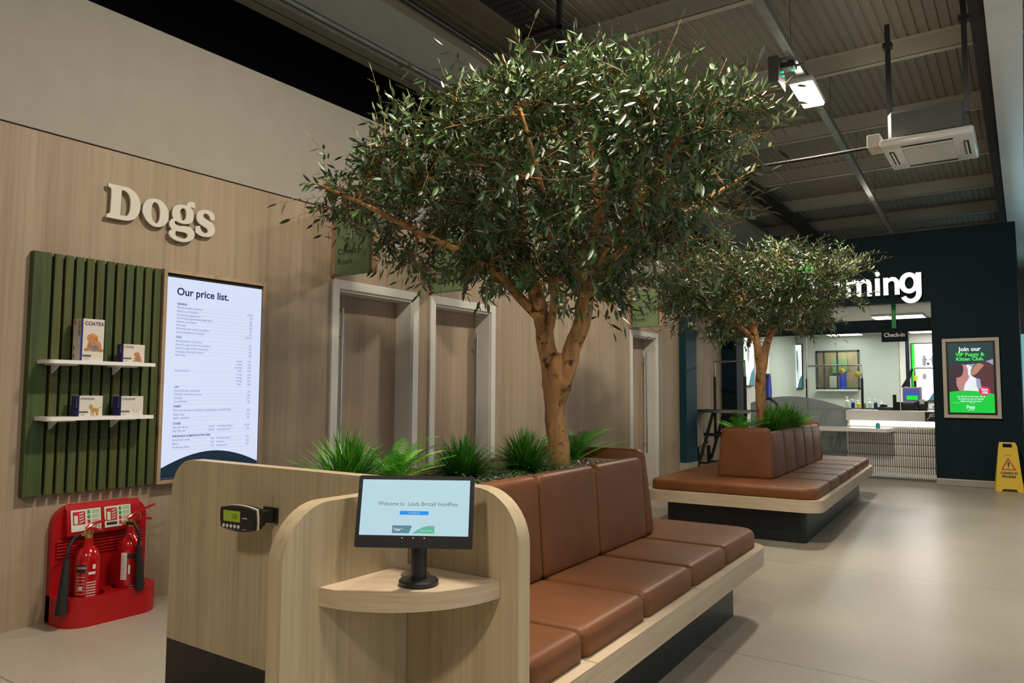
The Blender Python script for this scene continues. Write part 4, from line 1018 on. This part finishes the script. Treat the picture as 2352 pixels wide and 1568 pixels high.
# ================================================================ FAR WALL AND RECEPTION
# grooming sign
t = thing('grooming_sign', 'backlit white letters grooming with green pets above on the dark blue wall', 'sign', (0, 12.15, 0))
SX = lambda u, v, d: (u, -.09 - d, v)
def round_g(x, z, w_, fn, d0, d1, name, mat, parent):
    """single-storey g: bowl with stem and open hook"""
    xh = .292; sw = .068; cx = x + (w_ - .02) / 2 - .01; cy = z + xh / 2 + .004
    bm = bmn(); fill_holes(bm, [ell(cx, cy, (w_ - .02) / 2, xh / 2 + .006, 32), ell(cx + .004, cy, (w_ - .02) / 2 - sw, xh / 2 - .056, 28)[::-1]], fn, d0, d1)
    xr = x + w_; prism(bm, [(xr - sw, z + .02), (xr, z + .0), (xr, z + xh), (xr - sw, z + xh)], fn, d0, d1)
    out = []; inn = []
    for k in range(15):
        a = -PI * .86 * k / 14; out.append((xr - w_ / 2 + w_ / 2 * math.cos(a), z + .0 + .145 * math.sin(a))); inn.append((xr - w_ / 2 + (w_ / 2 - sw) * math.cos(a), z + .0 + .085 * math.sin(a)))
    prism(bm, out + inn[::-1], fn, d0, d1)
    prism(bm, [(xr - sw, z - .001), (xr, z - .001), (xr, z + .03), (xr - sw, z + .03)], fn, d0, d1)
    return obj(name, bm, mat, parent)
GW = 1.485 / textw('roomin', .535, .008)
for ch, x in (('g', 1.10), ('r', 0), ('g', 2.955)):
    if ch == 'g':
        round_g(x, 2.735, .275, SX, .0, .022, 'letter_face', 'letter_glow', t); round_g(x, 2.735, .275, SX, -.088, -.001, 'letter_return', 'grey_plastic', t)
    else:
        bm = bmn(); text(bm, 'roomin', .535, SX, 1.435, 2.735, bold=.008, depth=.02, squash=GW); obj('letter_face', bm, 'letter_glow', t)
        bm = bmn(); text(bm, 'roomin', .535, lambda u, v, d: (u, -.0 - d * 4.2, v), 1.435, 2.735, bold=.008, depth=.02, squash=GW); obj('letter_return', bm, 'grey_plastic', t)
bm = bmn(); text(bm, 'pets', .42, SX, 1.22, 3.13, bold=.014, depth=.02, squash=.99 / textw('pets', .42, .014)); obj('letter_face', bm, 'green_glow', t)
# advert screen
t = thing('advert_screen', 'lit advert screen Join our VIP Puppy and Kitten Club in oak frame', 'screen', (3.455, 12.15, .95))
W_, H_ = .677, 1.11
bm = bmn()
for b in ((0, .045, 0, H_), (W_ - .045, W_, 0, H_), (.045, W_ - .045, 0, .045), (.045, W_ - .045, H_ - .045, H_)): box(bm, b[0], b[1], -.05, -.001, b[2], b[3])
obj('oak_frame', bm, 'ad_frame', t)
part('bezel', 'black_plastic', t, (.045, W_ - .045, -.035, -.001, .045, H_ - .045))
A = lambda u, v, d: (u, -.0355 - d, v)
x0, x1, z0, z1 = .072, W_ - .075, .075, H_ - .068; wv, hv = x1 - x0, z1 - z0
U = lambda a: x0 + a * wv
V = lambda b: z0 + b * hv
bm = bmn()
def pp(pts, mi, d): poly2d(bm, [(U(a), V(b)) for a, b in pts], A, d, mi)
names = ['ad_bg', 'ad_dark', 'ad_green', 'ad_lime', 'ad_pink', 'ad_skin', 'ad_hair', 'ad_fur', 'ad_fur_light', 'screen_white', 'ad_brightbg']
pp([(0, 0), (1, 0), (1, 1), (0, 1)], 0, 0)
pp([(.32, .28), (.62, .30), (.60, .62), (.42, .70)], 10, .0003)
pp(smoothpoly([(.0, .30), (.30, .30), (.36, .42), (.44, .48), (.46, .52), (.43, .56), (.44, .62), (.38, .70), (.20, .72), (0, .72)], 1, 60), 5, .0005)
pp(smoothpoly([(0, .28), (.24, .30), (.16, .40), (.17, .50), (.30, .52), (.34, .62), (.32, .69), (.18, .73), (0, .72)], 2, 60), 6, .0008)
pp(ell(.225, .455, .045, .05), 5, .001)
pp(smoothpoly([(.50, .54), (.58, .50), (.70, .48), (.72, .38), (.78, .28), (1, .24), (1, .68), (.84, .74), (.62, .72), (.50, .62)], 2, 60), 7, .0006)
pp(smoothpoly([(.49, .56), (.56, .66), (.68, .72), (.80, .68), (.72, .62), (.62, .55), (.54, .53)], 2, 60), 8, .0009)
pp(smoothpoly([(.42, .28), (.50, .34), (.62, .38), (.66, .32), (.64, .26), (.48, .26)], 1, 60), 9, .0011)
pp([(0, 0), (1, 0)] + [(1 - k / 14, .24 + .075 * math.sin(PI * (.12 + .62 * k / 14))) for k in range(15)], 2, .0014)
pp([(0, 1), (0, .715)] + [(k / 14, .715 - .035 * math.sin(PI * k / 14) + .05 * (k / 14) ** 2) for k in range(15)] + [(1, 1)], 1, .0015)
pp(ell(.79, .31, .125, .066, 20), 4, .0018)
for s, z, mi, sz, b, wd in (('Join our', .885, 9, .080, .0026, .27), ('VIP Puppy &', .812, 3, .068, .0024, .345), ('Kitten Club.', .748, 3, .068, .0024, .33)):
    text(bm, s, sz, lambda u, v, d: A(u, v, .002 + d), U(.49), V(z) - .0, 'CENTER', bold=b, squash=wd / textw(s, sz, b), mat_index=mi)
text(bm, 'Save', .046, lambda u, v, d: A(u, v, .0025 + d), U(.79), V(.318), 'CENTER', bold=.0018, squash=.9, mat_index=9); text(bm, '10%', .050, lambda u, v, d: A(u, v, .0025 + d), U(.79), V(.270), 'CENTER', bold=.0018, squash=.9, mat_index=9)
for i, s in enumerate(('Get 10% off your first shop* plus all', 'the advice you need on training,', 'health, nutrition and more.')): text(bm, s, .0255, lambda u, v, d: A(u, v, .002 + d), U(.48), V(.222 - .033 * i), 'CENTER', bold=.0009, squash=.9, mat_index=9)
text(bm, 'Pets', .062, lambda u, v, d: A(u, v, .002 + d), U(.47), V(.058), 'CENTER', bold=.002, squash=.95, mat_index=9); text(bm, 'VIP Club', .02, lambda u, v, d: A(u, v, .002 + d), U(.47), V(.032), 'CENTER', bold=.0004, mat_index=9); text(bm, 'Sign up today', .014, lambda u, v, d: A(u, v, .002 + d), U(.08), V(.135), mat_index=9); text(bm, '*T&Cs apply', .014, lambda u, v, d: A(u, v, .002 + d), U(.44), V(.135), mat_index=9)
obj('display', bm, names, t)
# floor sign
t = thing('floor_sign', 'yellow A-frame sign reading Cleaning in Progress before the blue wall', 'floor sign', (4.18, 12.0, 0), math.radians(6))
def leaf_board(s, zrot):
    T_ = Matrix.Translation((0, 0, .64)) @ Matrix.Rotation(s * math.radians(12), 4, 'X') @ Matrix.Translation((0, 0, -.64))
    return lambda u, v, d: tuple(T_ @ Vector((u, (-.008 - d if s > 0 else .008 + d), v)))
for s in (1, -1):
    B_ = leaf_board(-s if s > 0 else 1, 0)
    T_ = Matrix.Translation((0, -.006 * s, .64)) @ Matrix.Rotation(-s * math.radians(11), 4, 'X') @ Matrix.Translation((0, 0, -.655))
    B_ = lambda u, v, d, T_=T_, s=s: tuple(T_ @ Vector((u, -s * d, v)))
    bm = bmn(); fill_holes(bm, [[(-.155, 0), (-.095, 0), (-.075, .035), (.075, .035), (.095, 0), (.155, 0), (.11, .60), (.09, .655), (-.09, .655), (-.10, .60)], [(-.052, .585), (.052, .585), (.052, .635), (-.052, .635)][::-1]], B_, -.006, .006); p = obj('board', bm, 'yellow_plastic', t)
    bm = bmn()
    for k in range(14):
        x = -.12 + .018 * k; box_ = [(x, .05), (x + .004, .05), (x + .016, .16), (x + .012, .16)]; poly2d(bm, box_, B_, .0068, 2)
    for pts, mi, d in (([(-.085, .285), (.085, .285), (0, .45)], 1, .0070), ([(-.062, .298), (.062, .298), (0, .42)], 2, .0074), ([(-.008, .335), (.008, .335), (.010, .39), (-.010, .39)], 0, .0078), (ell(0, .318, .008, .008, 10), 0, .0078)): poly2d(bm, pts, B_, d, mi)
    Q = lambda u, v, d: B_(u, v, .0072 + d)
    text(bm, 'CLEANING IN', .042, Q, 0, .232, 'CENTER', bold=.0018, squash=.72); text(bm, 'PROGRESS', .042, Q, 0, .185, 'CENTER', bold=.0018, squash=.78); text(bm, 'BENTLEY', .020, Q, 0, .475, 'CENTER', squash=.9)
    obj('printing', bm, ['ink', 'label_red', 'yellow_plastic'], p)
# reception desk
t = thing('reception_desk', 'white reception desk with fluted tile front and glowing strip under its top', 'desk', (2.10, 12.5, 0))
part('counter_top', 'white_gloss', t, (0, 2.14, -.03, .70, .875, 1.03), bevel=.006)
part('light_strip', 'strip_glow', t, (.05, 1.25, .035, .05, .80, .865))
bm = bmn(); box(bm, 0, 2.14, .05, .60, .10, .875)
obj('carcass', bm, 'cream_steel', t)
fl = bmn()
for r in range(5):
    za = .03 + .168 * r
    for k in range(42): box(fl, .012 + .0296 * k, .012 + .0296 * k + .021, 0.0, .05, za, min(.80, za + .158), bevel=.006)
obj('fluted_tile_front', fl, 'white_gloss', t, True)
part('kick_rail', 'galv', t, (0, 2.14, .045, .06, .0, .035))
bm = bmn(); prism(bm, rrect(-.35, .66, -.50, -.012, [.02, .07, .0, .0], 5), XY, .72, .775); obj('writing_shelf', bm, 'white_gloss', t, True)
t = thing('soap_dispenser', 'small teal pump bottle on the low white reception shelf', 'bottle', (2.60, 12.12, .775))
bm = bmn(); lathe(bm, [(.028, 0), (.03, .005), (.03, .065), (.012, .08)], 0, 0, 16); obj('bottle_body', bm, 'teal_soap', t, True)
bm = bmn(); tube(bm, [(0, 0, .08), (0, 0, .13), (-.03, 0, .13)], .005, 8); obj('pump', bm, 'white_gloss', t, True)
t = thing('hearing_loop_sign', 'small black and white ear symbol plate on the reception counter front', 'sign', (3.27, 12.463, .885))
part('plate', 'ink', t, (-.09, .06, 0, .004, 0, .13)); bm = bmn(); E_ = lambda u, v, d: (u, -.0006 - d, v)
for k in range(10):
    a = -.5 + k * .38; b = a + .38
    poly2d(bm, [(.0 + .038 * math.cos(a), .075 + .038 * math.sin(a)), (.0 + .038 * math.cos(b), .075 + .038 * math.sin(b)), (.0 + .027 * math.cos(b), .075 + .027 * math.sin(b)), (.0 + .027 * math.cos(a), .075 + .027 * math.sin(a))], E_)
poly2d(bm, [(-.075, .02), (-.060, .02), (.03, .115), (.015, .115)], E_); poly2d(bm, ell(.005, .07, .010, .014, 12), E_); obj('symbol', bm, 'label_white', t)
# hanging check-in sign
t = thing('check_in_sign', 'dark hanging sign reading Check-in on a green strap over the desk', 'sign', (2.82, 12.38, 2.06))
part('strap', 'tree_green_label', t, (-.03, .03, .0, .01, .19, .56)); bm = bmn(); prism(bm, rrect(-.175, .175, 0, .20, .012, 3), XZ, 0, .02); p = obj('sign_board', bm, 'blue_wall', t)
bm = bmn(); text(bm, 'Check-in', .085, lambda u, v, d: (u, -.001 - d, v), 0, .075, 'CENTER', bold=.0028, squash=.28 / textw('Check-in', .085, .0028)); obj('sign_text', bm, 'carton', p)
# frosted glass screen left of the desk
t = thing('glass_screen', 'clear glass screen with a frosted arc left of the reception desk', 'glass screen', (.30, 12.58, 0))
part('glass_sheet', 'clear_glass', t, (.62, 1.22, 0, .012, .01, 2.21), (1.225, 2.55, 0, .012, 1.035, 2.21))
part('glass_sheet', 'clear_glass', t, (1.225, 1.79, 0, .012, .01, 1.03))
bm = bmn(); prism(bm, [(.30, .01), (1.79, .01)] + [(1.79 - 1.49 * k / 20, .95 + .36 * math.sin(PI * (.10 + .60 * k / 20)) - .12 * (k / 20)) for k in range(21)], XZ, -.004, -.001); obj('frosted_film', bm, 'frosted_glass', t)
part('edge_strip', 'white_gloss', t, (2.545, 2.555, -.004, .016, 1.03, 2.21)); part('edge_strip', 'white_gloss', t, (1.215, 1.222, -.004, .016, .01, 2.21))
# dark post beside the lightbox
bm = bmn(); box(bm, 2.665, 2.72, 14.9, 14.96, 0, 2.62); struct('trim_7', bm, 'blue_wall')
# lightbox posters, and one reflection built as a glowing panel
def lightbox(x0_, x1_, y, za, zb_, label, dog=True, rot=0):
    t = thing('lightbox_or_reflection', label, 'poster', ((x0_ + x1_) / 2, y, za), rot); w2 = (x1_ - x0_) / 2; h = zb_ - za
    part('case', 'black_plastic', t, (-w2 - .02, w2 + .02, -.05, 0, -.02, h + .02)); bm = bmn(); L_ = lambda u, v, d: (u, -.051 - d, v)
    poly2d(bm, [(-w2, 0), (w2, 0), (w2, h), (-w2, h)], L_, 0, 0)
    if dog:
        for cx_, cz_, rx_, rz_, mi in (((.0, .42, .24, .30, 1), (.0, .68, .19, .14, 1), (-.17, .70, .05, .10, 2), (.19, .70, .05, .10, 2), (-.02, .645, .035, .020, 3), (-.09, .72, .016, .010, 3), (.07, .72, .016, .010, 3), (-.18, .42, .05, .05, 2)) if w2 > .3 and not rot else ((-.02, .62, .10, .26, 2), (.06, .45, .16, .30, 1), (-.06, .80, .07, .07, 2))):
            poly2d(bm, ell(cx_ * w2 * 1.5, cz_ * h, rx_ * w2 * 2.2, rz_ * h, 18), L_, .0004 * (1 + mi), mi)
    poly2d(bm, [(-w2 * .1, 0), (w2, 0), (w2, h * .30), (w2 * .4, h * .20)], L_, .003, 4); poly2d(bm, [(-w2, .0), (-w2 * .75, 0), (-w2 * .85, h), (-w2, h)], L_, .0031, 5)
    obj('printed_panel', bm, ['lightbox', 'lightbox_dog', 'lightbox_grey', 'ink', 'ad_teal', 'green_glow'], t)
lightbox(2.43, 3.05, 17.99, 1.16, 2.36, 'bright lightbox poster of a white dog above the till', True)
lightbox(-.34, .34, 14.16, 1.44, 2.60, 'bright dog poster on the left side wall of the grooming room', True, PI / 2)
bpy.context.view_layer.update()
for o in list(C.objects):
    if o.name.startswith('lightbox_or_reflection') and o.get('label', '').startswith('bright dog'): o.location = (.046, 14.16, 1.44)
lightbox(-.02, .17, 17.99, 1.42, 2.42, 'narrow glowing panel imitating a dog poster reflected in the glass', True)  # poster reflection in the glass, built as a glowing panel
# ceiling light panels in the back room
for i, (a, b, y, lab) in enumerate(((.85, 1.5, 17.2, 'ceiling light panel at the left of the grooming room'), (2.45, 3.1, 17.2, 'ceiling light panel above the white dog poster'), (2.30, 2.56, 14.4, 'ceiling light panel just left of the check-in strap'), (2.60, 3.05, 14.4, 'ceiling light panel just right of the check-in strap'))):
    t = thing('ceiling_light', lab, 'ceiling light', ((a + b) / 2, y, 2.585), group='grooming room ceiling lights'); w2 = (b - a) / 2
    part('frame', 'white_gloss', t, (-w2 - .01, w2 + .01, -.61, .61, .0, .034)); part('diffuser', 'panel_glow', t, (-w2, w2, -.60, .60, -.006, .0))
for (x_, y_) in ((1.4, 16.2), (2.95, 16.2), (3.1, 13.9)): area('panel_light', (x_, y_, 2.55), (0, 0, 0), .9, .55, 44, (1, .97, .9))
area('store_fill_light', (1.0, 18.7, 2.5), (0, 0, 0), .8, .4, 30, (1, .95, .85))  # added fill with no fitting, brightens the boxes behind the window
# door in the back wall
t = tag(thing('door_4', None, None, (1.92, 18, 0)), kind='structure')
# grooming tables with arms
def grooming_table(label, loc, rz, arms, simple=False):
    t = thing('grooming_table', label, 'table', loc, rz)
    bm = bmn(); prism(bm, rrect(-.55, .55, -.30, .30, .03, 3), XY, .995, 1.015); obj('table_top', bm, 'black_matte', t); part('edge_trim', 'steel', t, (-.55, .55, -.315, -.30, .97, 1.014))
    bm = bmn()
    for s in (-1, 1):
        y = s * .2
        tube(bm, [(-.40, y, .06), (.40, y, .06)], .022, 8); tube(bm, [(-.38, y, .06), (-.38, y, .42)], .032, 8); tube(bm, [(-.36, y, .16), (.36, y, .20)], .018, 8); tube(bm, [(-.34, y, .20), (-.10, y, .98)], .026, 8); tube(bm, [(.06, y, .20), (.28, y, .98)], .026, 8); tube(bm, [(-.26, y, .62), (.20, y, .62)], .026, 8)
    tube(bm, [(-.40, -.22, .06), (-.40, .22, .06)], .02, 8); tube(bm, [(.40, -.22, .06), (.40, .22, .06)], .02, 8)
    obj('frame', bm, 'black_plastic', t, True)
    bm = bmn(); tube(bm, [(-.02, 0, .10), (-.02, 0, .50)], .03, 12); tube(bm, [(.10, 0, .3), (.16, 0, .58)], .018, 10); obj('lift_ram', bm, 'galv', t, True)
    for (x, hh, dx) in arms:
        bm = bmn(); tube(bm, [(x, .25, .50), (x, .25, hh - .25)], .024, 10); o1 = obj('arm_post', bm, 'black_plastic', t, True)
    (xa, ha, _), (xb, hb, _) = arms[0], arms[-1]
    bm = bmn(); tube(bm, [(xa, .25, ha - .26), (xa, .25, ha), (xb, .25, ha), (xb, .25, hb - .26)], .020, 10); obj('arm_bar', bm, 'steel', t, True)
grooming_table('black folding grooming table with a tall H-shaped arm beside the blue column', (.42, 11.80, 0), math.radians(-6), [(-.28, 1.80, 0), (.24, 1.80, 0)])
grooming_table('grooming table deep in the grooming room behind the glass screen', (1.35, 15.2, 0), 0, [(-.50, 1.83, 0), (.50, 1.83, 0)])
grooming_table('grooming table behind the till with chrome arm across the dog poster', (3.15, 15.6, 0), 0, [(-.45, 1.78, 0), (.60, 1.78, 0)])
t = thing('dryer_stand', 'white dryer stand with a black nozzle and yellow toggle left of the till', 'stand', (2.72, 15.3, 1.45))
bm = bmn(); tube(bm, [(0, 0, .30), (-.05, 0, .15), (-.16, 0, -.05)], [.02, .03, .035], 8); obj('nozzle', bm, 'black_plastic', t, True); part('toggle', 'ball_yellow', t, (.03, .08, -.02, .02, .08, .17)); bm = bmn(); tube(bm, [(-.14, 0, -.08), (-.14, 0, -1.45)], .03, 8); obj('stand_pole', bm, 'interior_white', t, True)
for x_, y_, z_, lab in ((1.50, 15.45, 1.72, 'yellow ball hanging left of the back window'), (1.78, 15.45, 1.66, 'yellow ball hanging at the right side of the back window')):
    t = thing('hanging_ball', lab, 'ball', (x_, y_, z_)); bm = bmn(); bmesh.ops.create_icosphere(bm, subdivisions=2, radius=.055); obj('ball', bm, 'ball_yellow', t, True); bm = bmn(); tube(bm, [(0, 0, .05), (0, 0, .13)], .004, 6); obj('cord', bm, 'black_plastic', t)
t = thing('blue_towel', 'blue rolled towel standing in front of the back room window', 'towel', (1.06, 17.87, 1.391)); bm = bmn(); lathe(bm, [(.07, 0), (.08, .05), (.075, .38), (.05, .42)], 0, 0, 14); obj('roll', bm, 'blue_cloth', t, True)

t = thing('hanging_apron', 'dark blue apron hanging behind the small olive trunk', 'apron', (.075, 15.5, .95), PI / 2); bm = bmn(); cushion(bm, [(-.10, 0), (.10, 0), (.13, .40), (.06, .72), (-.06, .72), (-.13, .40)], XZ, .0, -.05, .02, .01, 3); obj('cloth', bm, 'blue_cloth', t, True); part('coat_rail', 'black_plastic', t, (-.14, .14, -.02, .034, .70, .74))
# vacuum hose and socket on the side wall
t = thing('blower_hose', 'black curved dryer hose standing behind the island bench', 'hose', (.95, 12.2, 0)); bm = bmn(); tube(bm, [(-.12, 0, .0), (-.13, 0, .75), (-.10, 0, 1.05), (-.02, 0, 1.19), (.08, 0, 1.20), (.18, 0, 1.12), (.20, 0, .9), (.2, 0, .0)], .025, 10); obj('hose', bm, 'black_plastic', t, True); bm = bmn(); box(bm, -.22, .30, -.12, .12, 0, .30, bevel=.03); obj('blower_body', bm, 'dark_steel', t, True)
t = thing('wall_socket', 'white double socket low on the oak return wall behind the grooming table', 'socket', (.001, 11.98, .42)); part('plate', 'white_gloss', t, (0, .012, -.075, .075, 0, .086), bevel=.003); bm = bmn(); tube(bm, [(.01, .03, .05), (.06, .03, .05)], .022, 10); obj('plug', bm, 'black_plastic', t, True)
# till, printer, bottles
t = thing('till_monitor', 'small till monitor with blue and green display on the reception desk', 'monitor', (2.97, 12.95, 1.03))
part('monitor_stand', 'black_plastic', t, (-.12, .12, -.10, .10, 0, .03), (-.03, .03, -.02, .02, .02, .22)); part('monitor_case', 'carton', t, (-.13, .13, -.03, .02, .13, .36), bevel=.006)
bm = bmn(); box(bm, -.105, .105, -.034, -.030, .15, .335); d_ = obj('display', bm, 'till_blue', t); part('green_bar', 'green_glow', d_, (-.075, .075, -.036, -.034, .165, .225))
t = thing('receipt_printer', 'black receipt printer right of the till monitor', 'printer', (3.12, 12.80, 1.03)); bm = bmn(); box(bm, -.07, .07, -.09, .09, 0, .15, bevel=.02); obj('printer_body', bm, 'black_plastic', t, True); part('paper_roll', 'label_white', t, (-.03, .03, -.095, -.02, .10, .17))
t = thing('card_terminal_stack', 'black card terminal and box stack directly below the till monitor', 'terminal', (2.93, 12.75, 1.03)); bm = bmn(); box(bm, -.16, .10, -.06, .06, 0, .13, bevel=.012); obj('terminal_body', bm, 'black_plastic', t, True); bm = bmn(); box(bm, -.2, -.16, -.05, .05, 0, .24, bevel=.008); obj('side_screen', bm, 'black_matte', t)
t = thing('desk_phone', 'low black desk phone at the left part of the reception desk', 'phone', (2.62, 12.80, 1.03)); bm = bmn(); box(bm, -.11, .11, -.07, .07, 0, .05, bevel=.012); obj('phone_base', bm, 'dark_steel', t, True); bm = bmn(); tube(bm, [(-.08, 0, .055), (-.05, 0, .07), (.02, 0, .065)], .02, 8); obj('handset', bm, 'black_plastic', t, True)
t = thing('back_counter', 'dark counter with trays along the back of the grooming room', 'counter', (1.75, 16.6, 0)); part('worktop', 'dark_steel', t, (-.45, .45, -.25, .25, .96, 1.0)); part('cupboard', 'interior_white', t, (-.44, .44, -.22, .24, 0, .96)); part('drawer_front', 'black_plastic', t, (-.42, .42, -.235, -.22, .80, .94))
cols = [('label_white', .20, 'white tall bottle, leftmost of the row on the back counter'), ('ink_navy', .15, 'navy labelled bottle, second from left on the back counter'), ('ball_yellow', .13, 'yellow bottle in the row on the back counter'), ('sign_green', .14, 'green bottle next to the yellow one on the back counter'), ('label_white', .16, 'white spray bottle right of the green one on the back counter'), ('ink_navy', .15, 'blue-white bottle near the right of the back counter row'), ('carton', .14, 'cream bottle, rightmost of the row on the back counter')]
for i, (mt_, h, lab) in enumerate(cols):
    t = thing('bottle', lab, 'bottle', (1.40 + .105 * i, 16.45, 1.0), group='bottles on the back counter'); bm = bmn(); lathe(bm, [(.034, 0), (.036, .01), (.036, h * .7), (.014, h * .85)], 0, 0, 12); obj('bottle_body', bm, mt_, t, True); bm = bmn(); tube(bm, [(0, 0, h * .83), (0, 0, h * 1.1), (-.03, 0, h * 1.12)], .012, 8); obj('spray_head', bm, 'label_white', t, True)
t = thing('copper_flask', 'copper coloured bottle on the side shelf below the dog poster', 'bottle', (3.32, 16.6, 1.10)); bm = bmn(); lathe(bm, [(.04, 0), (.04, .17), (.02, .21), (.02, .25)], 0, 0, 14); obj('bottle_body', bm, 'amber', t, True)
t = thing('side_shelf', 'white side shelf with yellow tray under the dog poster', 'shelf', (3.25, 16.6, 0)); part('shelf_board', 'white_gloss', t, (-.35, .45, -.2, .2, 1.06, 1.10)); part('drawer_unit', 'interior_white', t, (-.33, .43, -.18, .2, 0, 1.06)); part('tray', 'yellow_plastic', t, (-.25, .0, -.15, .1, 1.10, 1.125))
t = tag(thing('door_5', None, None, (.2, 18, 0)), kind='structure'); bpy.data.objects.remove(t)
for o in [o for o in C.objects if o.name == 'door_4']: bpy.data.objects.remove(o)

# ================================================================ OVERHEAD
ANG = math.radians(2.15)
CX = lambda y: 2.79 - .0376 * (y - 5.63)
t = thing('lighting_conduit', 'long pale trunking running under the roof and carrying the lamp', 'trunking', (CX(-3.8), -3.8, 4.34), ANG)
bm = bmn(); box(bm, -.035, .035, 0, 26, 0, .05); obj('trunking_body', bm, 'galv', t); bm = bmn(); box(bm, -.042, .042, 0, 26, .05, .056); obj('trunking_lid', bm, 'grey_plastic', t)
for y in (.7, 4.8, 6.9, 9.0, 11.1, 13.1): bm = bmn(); tube(bm, [(0, y + 3.8, .05), (0, y + 3.8, .63)], .003, 6); obj('hanger_wire', bm, 'dark_steel', t)
for i, (lx, ly) in enumerate(LAMPS):
    lab = ['bright white linear lamp hanging from the trunking above the island bench', 'roof lamp above the large olive tree', 'roof lamp above the camera', 'roof lamp far behind over the dark blue wall'][i]
    if i: continue
    t = thing('high_bay_lamp', lab, 'lamp', (lx, ly, 4.26), ANG)
    bm = bmn(); box(bm, -.115, .115, -.35, .35, .02, .085, bevel=.02); obj('lamp_housing', bm, 'white_gloss', t, True)
    bm = bmn(); box(bm, -.10, .10, -.33, .33, .006, .022, bevel=.008); obj('diffuser', bm, 'lamp_glow', t)
t = thing('emergency_spot_unit', 'grey emergency light box with two green indicator dots beside the lamp', 'emergency light', (2.60, 6.95, 4.24), ANG)
bm = bmn(); box(bm, -.05, .04, -.13, .17, -.12, .13, bevel=.01); obj('battery_box', bm, 'grey_plastic', t); bm = bmn(); box(bm, .04, .16, -.02, .10, .04, .09, bevel=.006); tube(bm, [(.06, -.12, .08), (.17, -.04, .11)], .012, 8); tube(bm, [(.12, .04, .06), (.22, .10, .09)], .012, 8); obj('spot_bracket', bm, 'dark_steel', t)
bm = bmn()
for p in ((.055, -.02, -.0), (.058, .0, -.03), (.13, .06, .03)): 
    r_ = bmesh.ops.create_icosphere(bm, subdivisions=1, radius=.011)
    for v in r_['verts']: v.co += Vector(p)
obj('indicator_dot', bm, 'led_green', t)
# AC cassette
t = thing('air_conditioner', 'white ceiling cassette air conditioner hanging on slotted rods', 'air conditioner', (3.77, 7.62, 3.46))
bm = bmn(); box(bm, -.36, .36, -.42, .42, 0, .07, bevel=.02); fp = obj('fascia_panel', bm, 'white_gloss', t, True)
bm = bmn(); box(bm, -.30, .30, -.34, .34, .07, .34, bevel=.03, seg=1); obj('casing', bm, 'grey_plastic', t)
part('intake_grille', 'letter_paint', fp, (-.20, .20, -.24, .24, -.006, .001))
bm = bmn()
for k in range(26): box(bm, -.19, .19, -.235 + .0185 * k, -.229 + .0185 * k, -.009, -.006)
obj('grille_slat', bm, 'white_gloss', fp)
for b in ((-.20, .20, -.35, -.31), (-.20, .20, .31, .35), (-.31, -.27, -.22, .22), (.27, .31, -.22, .22)): part('air_slot', 'black_matte', fp, (b[0], b[1], b[2], b[3], -.002, .003))
for b in ((-.295, -.28, -.20, .20), (.28, .295, -.20, .20)): part('air_vane', 'white_gloss', fp, (b[0], b[1], b[2], b[3], -.012, .002))
bm = bmn(); box(bm, -.47, -.36, -.36, -.12, .03, .15, bevel=.01); obj('drain_box', bm, 'letter_paint', t)
for x, y in ((-.31, -.10), (.31, -.30)):
    bm = bmn(); box(bm, x - .021, x + .021, y - .021, y + .021, .22, 1.25)
    for k in range(26): box(bm, x - .012, x + .012, y - .0225, y - .0205, .25 + .0375 * k, .27 + .0375 * k)
    obj('slotted_rod', bm, 'dark_steel', t); part('rod_clamp', 'dark_steel', t, (x - .04, x + .04, y - .04, y + .04, 1.02, 1.07))
t = thing('service_pipe', 'dark flexible pipe running left from the air conditioner to the tree crown', 'pipe', (3.3, 7.45, 3.55)); bm = bmn(); tube(bm, [(0, 0, 0), (-.5, .02, 0.0), (-1.6, .0, .0), (-3.2, .0, .02)], .015, 8); obj('pipe', bm, 'black_matte', t)
# cable tray
t = thing('cable_tray', 'dark perforated cable tray hung under the roof above the tree', 'cable tray', (.55, -3.8, 4.72))
bm = bmn()
for b in ((0, .30, 0, .004), (0, .004, 0, .06), (.296, .30, 0, .06)): box(bm, b[0], b[1], 0, 26, b[2], b[3])
obj('tray', bm, 'dark_steel', t)
bm = bmn()
for k in range(70):
    for j in range(6): box(bm, .03 + .04 * j, .05 + .04 * j, 6 + .1 * k, 6.06 + .1 * k, -.0015, -.0005)
obj('perforation', bm, 'void_black', t)['kind'] = 'stuff'
for y in (4.9, 7.3, 9.6, 12.2): bm = bmn(); box(bm, -.05, .38, y, y + .04, -.03, -.005); box(bm, .34, .38, y, y + .04, -.03, .28); box(bm, -.05, -.01, y, y + .04, -.03, .28); obj('hanger_bracket', bm, 'dark_steel', t)
bm = bmn(); tube(bm, [(.10, 0, .03), (.10, 26, .03)], .02, 6); tube(bm, [(.17, 0, .03), (.17, 26, .03)], .022, 6); obj('cable', bm, 'black_plastic', t)
t = thing('service_duct_pipe', 'grey pipe running along the roof rafter above the left wall', 'pipe', (-.14, -3.9, 4.245)); bm = bmn(); tube(bm, [(0, 0, 0), (0, 26, 0)], .028, 12); obj('pipe', bm, 'galv', t, True)
t = thing('cable_conduit', 'thin dark conduit along the top of the rafter web', 'conduit', (-.1, -3.9, 4.80)); bm = bmn(); tube(bm, [(0, 0, 0), (0, 26, 0)], .02, 8); obj('conduit', bm, 'dark_steel', t, True)
